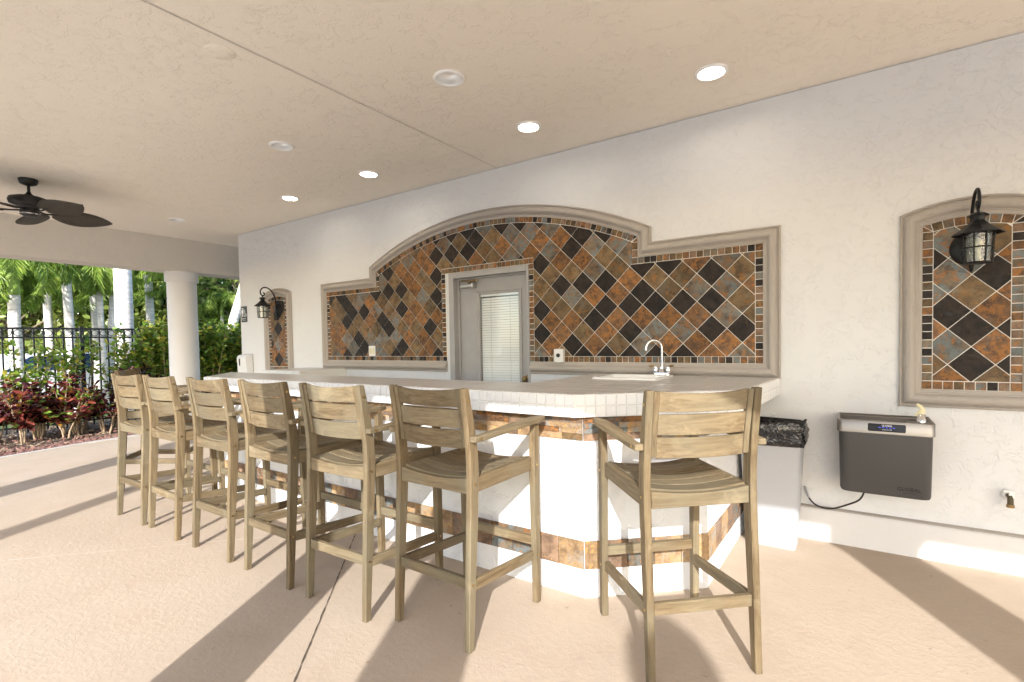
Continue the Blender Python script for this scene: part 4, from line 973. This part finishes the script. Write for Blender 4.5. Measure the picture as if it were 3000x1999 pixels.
# loose lava rock and mulch chips
m = MB(); rr = random.Random(3)
bmesh_ico = bmesh.new(); bmesh.ops.create_icosphere(bmesh_ico, subdivisions=1, radius=1); bmesh_ico.verts.index_update(); IV = np.array([v.co[:] for v in bmesh_ico.verts]); IF = [tuple(v.index for v in f.verts) for f in bmesh_ico.faces]; bmesh_ico.free()
Vs = []; Fs = []; nk = 0
for i in range(2600):
    y = rr.uniform(-.5, 5.5); kx_ = -9.13 - max(0, min(1, (y - 1.2) / 2.8)) * .57; u = rr.random(); x = kx_ - .02 - (.55 * u if rr.random() < .75 else 1.9 * u); s_ = rr.uniform(.012, .032)
    J = IV * (1 + RNG.normal(0, .16, (12, 1))) * np.array([s_ * rr.uniform(.8, 1.5), s_ * rr.uniform(.8, 1.5), s_ * rr.uniform(.5, .9)]); a = rr.random() * 6.28; c_, s2 = math.cos(a), math.sin(a)
    Vs.append(np.stack([J[:, 0] * c_ - J[:, 1] * s2 + x, J[:, 0] * s2 + J[:, 1] * c_ + y, J[:, 2] - .022 + rr.uniform(0, .02)], 1)); Fs += [(a_ + nk, b_ + nk, d2 + nk) for a_, b_, d2 in IF]; nk += 12
m.v = [tuple(p) for p in np.concatenate(Vs)]; m.f = Fs; m.sm = [False] * len(Fs)
tag(m.build('lava_rocks', 'lava_rock'), 'reddish brown lava rock mulch along the edge of the bed', 'mulch', kind='stuff')
lv = Leaves(); k = 2600; P = np.stack([RNG.uniform(-12.4, -9.5, k), RNG.uniform(.5, 6.5, k), RNG.uniform(-.03, .0, k)], 1); an = RNG.random(k) * 6.283; D = np.stack([np.cos(an), np.sin(an), RNG.normal(0, .15, k)], 1); lv.add(P, D, RNG.uniform(.04, .11, k), RNG.uniform(.012, .035, k), 0)
tag(lv.build('leaf_litter', ['twig'], None), 'dry leaves and bark chips under the shrubs', 'leaf litter', kind='stuff')
lv = Leaves(); k = 34; P = np.stack([RNG.uniform(-6.5, 1.6, k), RNG.uniform(.6, 3.9, k), np.full(k, .004)], 1); an = RNG.random(k) * 6.283; D = np.stack([np.cos(an), np.sin(an), RNG.normal(.05, .1, k)], 1); lv.add(P, D, RNG.uniform(.008, .028, k), RNG.uniform(.004, .010, k), 0)
tag(lv.build('floor_debris', ['twig'], None), 'tiny bits of dry leaf scattered on the concrete floor', 'debris', kind='stuff')
irr = MB().tube([(-9.66, 3.30, -.03), (-9.66, 3.30, .13)], .016, 10).build('garden_stake', 'fence_black'); tag(irr, 'short dark irrigation riser in the rock edge of the bed', 'stake')

# fence
FNX = -11.5
fe = empty('fence', (FNX, 4, -.05), label='black metal picket fence behind the planting bed', cat='fence')
FT = 1.84
for nm, z, hh, tk in (('top_rail', FT, .035, .038), ('mid_rail', FT - .155, .03, .030), ('bottom_rail', .18, .03, .030)): MB().box(-tk / 2, tk / 2, -6, 7.5, z - hh, z).build(nm, 'fence_black', fe)
pkm = MB().box(-.011, .011, -.011, .011, .08, FT - .034); pk0 = None; y = -1.39 - 4
yy = 3.148 - .128 * 22
while yy < 8.6:
    if abs((yy - 3.148 + .001) % (1.92)) > .01 and abs((yy - 3.148 + .001) % 1.92 - 1.92) > .01:
        if pk0 is None: pk0 = pkm.build('picket', 'fence_black', fe); o = pk0
        else: o = link('picket', pk0.data, None, fe)
        o.location = (0, yy - 4, 0)
    yy += .128
rg_ = MB(); rg_.tube([(0, .050 * math.cos(R(t)), .050 * math.sin(R(t))) for t in range(0, 361, 20)], .006, 5, caps=False); rg0 = None
yy = 3.148 - .128 * 11.5
while yy < 8.6:
    if rg0 is None: rg0 = rg_.build('ring', 'fence_black', fe); o = rg0
    else: o = link('ring', rg0.data, None, fe)
    o.location = (0, yy - 4, FT - .035 - .0575); yy += .128
for i in range(-2, 4):
    MB().box(-.030, .030, -.030, .030, 0, FT + .02).build('post', 'fence_black', fe).location = (0, 3.148 + 1.92 * i - 4, 0)

# palms
def palm(px_, py_, r, h, lean, label, crown=True, nf=11, fl_=1.9, shaft=.9, droop=1.0, seed=0, name='palm_tree'):
    rr = random.Random(seed); e = empty(name, (px_, py_, -.12), label=label, cat='palm', group='palms beyond the fence'); P = []; Rs = []
    for i in range(15):
        t = i / 14; P.append((lean[0] * t * h + .04 * math.sin(3 * t + seed), lean[1] * t * h + .03 * math.sin(4 * t + seed * 2), h * t)); Rs.append(r * (1.25 - .25 * min(1, t * 5)) * (1 - .12 * t))
    MB().tube(P, Rs, 14).build('trunk', 'palm_bark', e)
    if not crown: return e
    top = Vector(P[-1]); MB().tube([top - Vector((0, 0, .05)), top + Vector((0, 0, shaft * .4)), top + Vector((0, 0, shaft))], [r * 1.02, r * .95, r * .45], 14).build('crownshaft', 'palm_shaft', e)
    T = top + Vector((0, 0, shaft)); st = MB(); lv = Leaves()
    for i in range(nf):
        a = 6.283 * i / nf + rr.uniform(-.25, .25); el = rr.uniform(-.1, 1.1); Lf = fl_ * rr.uniform(.8, 1.1); pts = []; p = T.copy() - Vector((0, 0, .05)); ang = el
        K = 16
        for q in range(K + 1):
            pts.append(p.copy()); ang -= droop * (.07 + .012 * q) ; st_ = Lf / K; p = p + Vector((math.cos(a) * math.cos(ang), math.sin(a) * math.cos(ang), math.sin(ang))) * st_
        st.tube(pts, [.016 * (1 - .8 * q / K) for q in range(K + 1)], 5, caps=False)
        for sd in (-1, 1):
            k = 46; u = np.linspace(.10, .99, k); idx = u * K; lo = np.minimum(idx.astype(int), K - 1); fr_ = (idx - lo)[:, None]; A = np.array([list(v) for v in pts]); Q = A[lo] * (1 - fr_) + A[lo + 1] * fr_; tg = A[lo + 1] - A[lo]; tg /= np.linalg.norm(tg, axis=1)[:, None]
            sd_v = np.cross(tg, [0, 0, 1.]); sd_v /= np.linalg.norm(sd_v, axis=1)[:, None] + 1e-9
            D = tg * .55 + sd_v * sd * .8 + np.array([0, 0, -.75]) * RNG.uniform(.5, 1.2, (k, 1)) + RNG.normal(0, .10, (k, 3)); LL = .50 * np.sin(np.pi * np.clip(u * .85 + .12, 0, 1)) ** .6 * fl_ / 1.9; lv.add(Q, D, LL, .030 * fl_ / 1.9, 0, .15)
    st.build('frond_stalks', 'palm_shaft', e); lv.build('fronds', ['frond_green'], e)
    return e
def ray_xy(pxx, dist):
    v = cf + cr * ((pxx - 1500) / 1473.35); L = math.hypot(v.x, v.y); return v.x / L * dist, v.y / L * dist
x, y = ray_xy(53, 15.0); palm(x, y, .115, 2.75, (0, .0), 'short pale-trunked palm with low drooping fronds at the far left', shaft=.75, nf=11, fl_=1.7, droop=1.35, seed=1)
x, y = ray_xy(222, 15.5); palm(x, y, .095, 6.5, (.0, -.03), 'slender pale palm trunk left of the big palm, crown out of view', shaft=.9, nf=9, seed=2)
x, y = ray_xy(283, 17.0); palm(x, y, .08, 3.0, (0, 0), 'short thin palm with fronds hanging over its trunk, beside a twin palm', shaft=.7, nf=10, fl_=1.8, droop=1.5, seed=3)
x, y = ray_xy(308, 16.0); palm(x, y, .07, 3.35, (0, -.01), 'left trunk of the twin palm pair with brown leaf bases', shaft=.5, nf=9, fl_=1.6, droop=1.5, seed=4)
x, y = ray_xy(322, 16.2); palm(x, y, .075, 3.6, (0, .03), 'right trunk of the twin palm pair with brown leaf bases', shaft=.5, nf=8, fl_=1.6, droop=1.5, seed=5)
x, y = ray_xy(368, 14.0); palm(x, y, .175, 7.0, (0, -.01), 'thick pale royal palm trunk just left of the round column', shaft=1.2, nf=10, fl_=2.6, seed=6)
x, y = ray_xy(598, 16.0); palm(x, y, .13, 6.0, (.10, .30), 'leaning pale palm trunk between the column and the wall', shaft=1.0, nf=9, fl_=2.4, seed=7)
x, y = ray_xy(654, 19.0); palm(x, y, .065, 2.6, (0, 0), 'small thin palm with a bright drooping frond near the wall end', shaft=.6, nf=9, fl_=1.4, droop=1.5, seed=8)
x, y = ray_xy(-30, 16.0); palm(x, y, .12, 3.0, (0, 0), 'palm at the left edge with dark fronds hanging into view', shaft=.7, nf=11, fl_=2.0, droop=1.2, seed=9)
x, y = ray_xy(150, 20.0); palm(x, y, .11, 3.6, (0, 0), 'farther palm between two trunks with pale green fronds', shaft=.7, nf=11, fl_=2.2, droop=1.3, seed=10)
x, y = ray_xy(440, 18.0); palm(x, y, .11, 3.7, (0, 0), 'palm with dark green hanging fronds just left of the column', shaft=.7, nf=11, fl_=2.3, droop=1.4, seed=12)
# palms on the pool side behind the camera, whose trunks shade the floor
palm(.10, -1.6, .225, 9.5, (0, 0), 'royal palm on the pool side behind the camera', shaft=1.2, nf=10, fl_=2.8, seed=13)
palm(-2.65, -4.0, .115, 9.0, (0, 0), 'slender palm on the pool side behind the camera', shaft=1.0, nf=9, fl_=2.4, seed=14)

lp = empty('shadow_post', (2.28, -3.2, -.02), label='added round-topped post behind the camera that casts a rounded floor shadow', cat='shadow caster')  # invented post, out of view, added only to throw the rounded shadow
MB().tube([(0, 0, 0), (0, 0, 2.72), (0, 0, 2.86), (0, 0, 2.94)], [.12, .12, .15, .17], 20).build('post', 'black_metal', lp)
MB().lathe([(.165, 2.94), (.19, 3.02), (.17, 3.12), (.10, 3.20), (0, 3.22)], seg=20).build('post_top', 'white_plastic', lp)

# background trees
def tree(px_, dist, h, rad, mats, label, seed, nleaf=3900, trunk=True, lowz=.2, Ls=(.16, .30)):
    x, y = ray_xy(px_, dist); e = empty('tree', (x, y, -.12), label=label, cat='tree', group='trees beyond the fence'); rr = random.Random(seed); m = MB(); lv = Leaves()
    H = h; m.tube([(0, 0, 0), (rr.uniform(-.2, .2), rr.uniform(-.2, .2), H * .4), (rr.uniform(-.4, .4), rr.uniform(-.4, .4), H * .75)], [.20, .15, .07], 8); cl = []
    for i in range(38):
        a = rr.uniform(0, 6.28); u = rr.random() ** .5; zz = lowz + (H - lowz) * rr.random(); q = math.sin(math.pi * min(1, .12 + .80 * (zz / H))) ** .6; c = Vector((rad * u * q * math.cos(a), rad * u * q * math.sin(a), zz)); cl.append(c)
        m.tube([(0, 0, min(H * .7, zz * .6)), Vector((0, 0, zz * .7)).lerp(c, .6), c], [.05, .03, .01], 5, caps=False)
    m.build('trunk', 'bark', e)
    for c in cl:
        k = nleaf // 38; v = RNG.normal(0, 1, (k, 3)); v /= np.linalg.norm(v, axis=1)[:, None]; rc = rr.uniform(.45, .85); P = np.array(c)[None] + v * rc * RNG.random((k, 1)) ** .4 * np.array([1, 1, .72]); D = v + RNG.normal(0, .6, (k, 3)) + np.array([0, 0, -.15]); mi = RNG.choice(len(mats), k, p=[.7, .3] if len(mats) == 2 else None); lv.add(P, D, RNG.uniform(*Ls, k), RNG.uniform(Ls[0] * .55, Ls[1] * .55, k), mi, .2)
    lv.build('crown', mats, e)
tl = [(10, 23, 5.8, 2.2, 1), (95, 24.5, 6.2, 2.4, 1), (185, 23, 5.6, 2.2, 0), (270, 25, 6.4, 2.4, 1), (345, 22.5, 6.0, 2.1, 0), (420, 21.5, 6.4, 2.2, 2), (500, 23, 6.6, 2.3, 2), (575, 21.5, 6.4, 2.2, 0), (650, 22.5, 6.6, 2.3, 2), (720, 20.5, 6.2, 2.2, 2), (400, 30, 9, 3.2, 2), (620, 29, 10, 3.4, 2)]
for i, (pxx, ds_, h, rd, kd) in enumerate(tl):
    tree(pxx, ds_, h, rd, [['leaf_tree', 'leaf_tree_pale'], ['leaf_tree_pale', 'leaf_tree'], ['leaf_tree', 'leaf_dark']][kd], ['mid green', 'pale sunlit', 'dark green'][kd] + (' leafy tree in the near row of the thicket, ' if ds_ < 27 else ' tall tree at the back of the thicket, ') + ORD[sorted([t[0] for t in tl if (t[1] < 27) == (ds_ < 27)]).index(pxx)] + ' from the left', 40 + i)

# parked car seen through the fence
car = empty('parked_car', (-17.6, 3.95, -.10), R(8), label='white parked car glimpsed through the fence and shrubs', cat='car')
m = MB(); half = [(-2.2, .35), (-2.25, .62), (-2.1, .88), (-1.2, .98), (-.55, 1.42), (.75, 1.46), (1.55, 1.02), (2.15, .95), (2.25, .62), (2.2, .32), (1.75, .25), (-1.75, .25)]
m.prism([(y_, z_) for y_, z_ in half], -.84, .84, axis=0); o = m.build('body', 'car_white', car); bevel_mesh(o.data, .06)
for sx in (-1, 1):
    MB().prism([(-1.02, 1.0), (-.50, 1.36), (.05, 1.38), (.05, 1.0)], sx * .842, sx * .850, axis=0).build('window', 'car_glass', car); MB().prism([(.12, 1.0), (.12, 1.38), (.70, 1.40), (1.32, 1.02)], sx * .842, sx * .850, axis=0).build('window', 'car_glass', car)
    MB().cbox(sx * .62 - .16, sx * .62 + .16, 2.19, 2.27, .72, .90, .02).build('tail_light', 'tail_red', car); MB().box(sx * .845 - .006, sx * .845 + .006, 1.95, 2.2, .74, .90).build('tail_light', 'tail_red', car)
    for yy in (-1.40, 1.40):
        wq = MB().tube([(sx * .62, yy, .32), (sx * .86, yy, .32)], .32, 24).build('wheel', 'tyre_black', car); MB().tube([(sx * .86, yy, .32), (sx * .868, yy, .32)], .20, 18).build('rim', 'closer_silver', wq)
MB().prism([(1.55, 1.04), (.80, 1.44), (.82, 1.45), (1.58, 1.05)], -.70, .70, axis=0).build('rear_window', 'car_glass', car)

# empties of multi-part things stand at their base
def rebase(e, L):
    L = Vector(L); e.location = e.location + L
    for c in e.children: c.location = c.location - L
rebase(wl, (-1.0, WY, 0)); rebase(big, (-3.03, WY, 1.1)); rebase(bar, (-3.2, 2.6, 0))
for e in [o for o in COL.objects if o.name.startswith('tile_panel') and o is not big and o.type == 'EMPTY']:
    xs = -6.655 if 'left end' in e['label'] else .572; rebase(e, (xs, WY, .95))
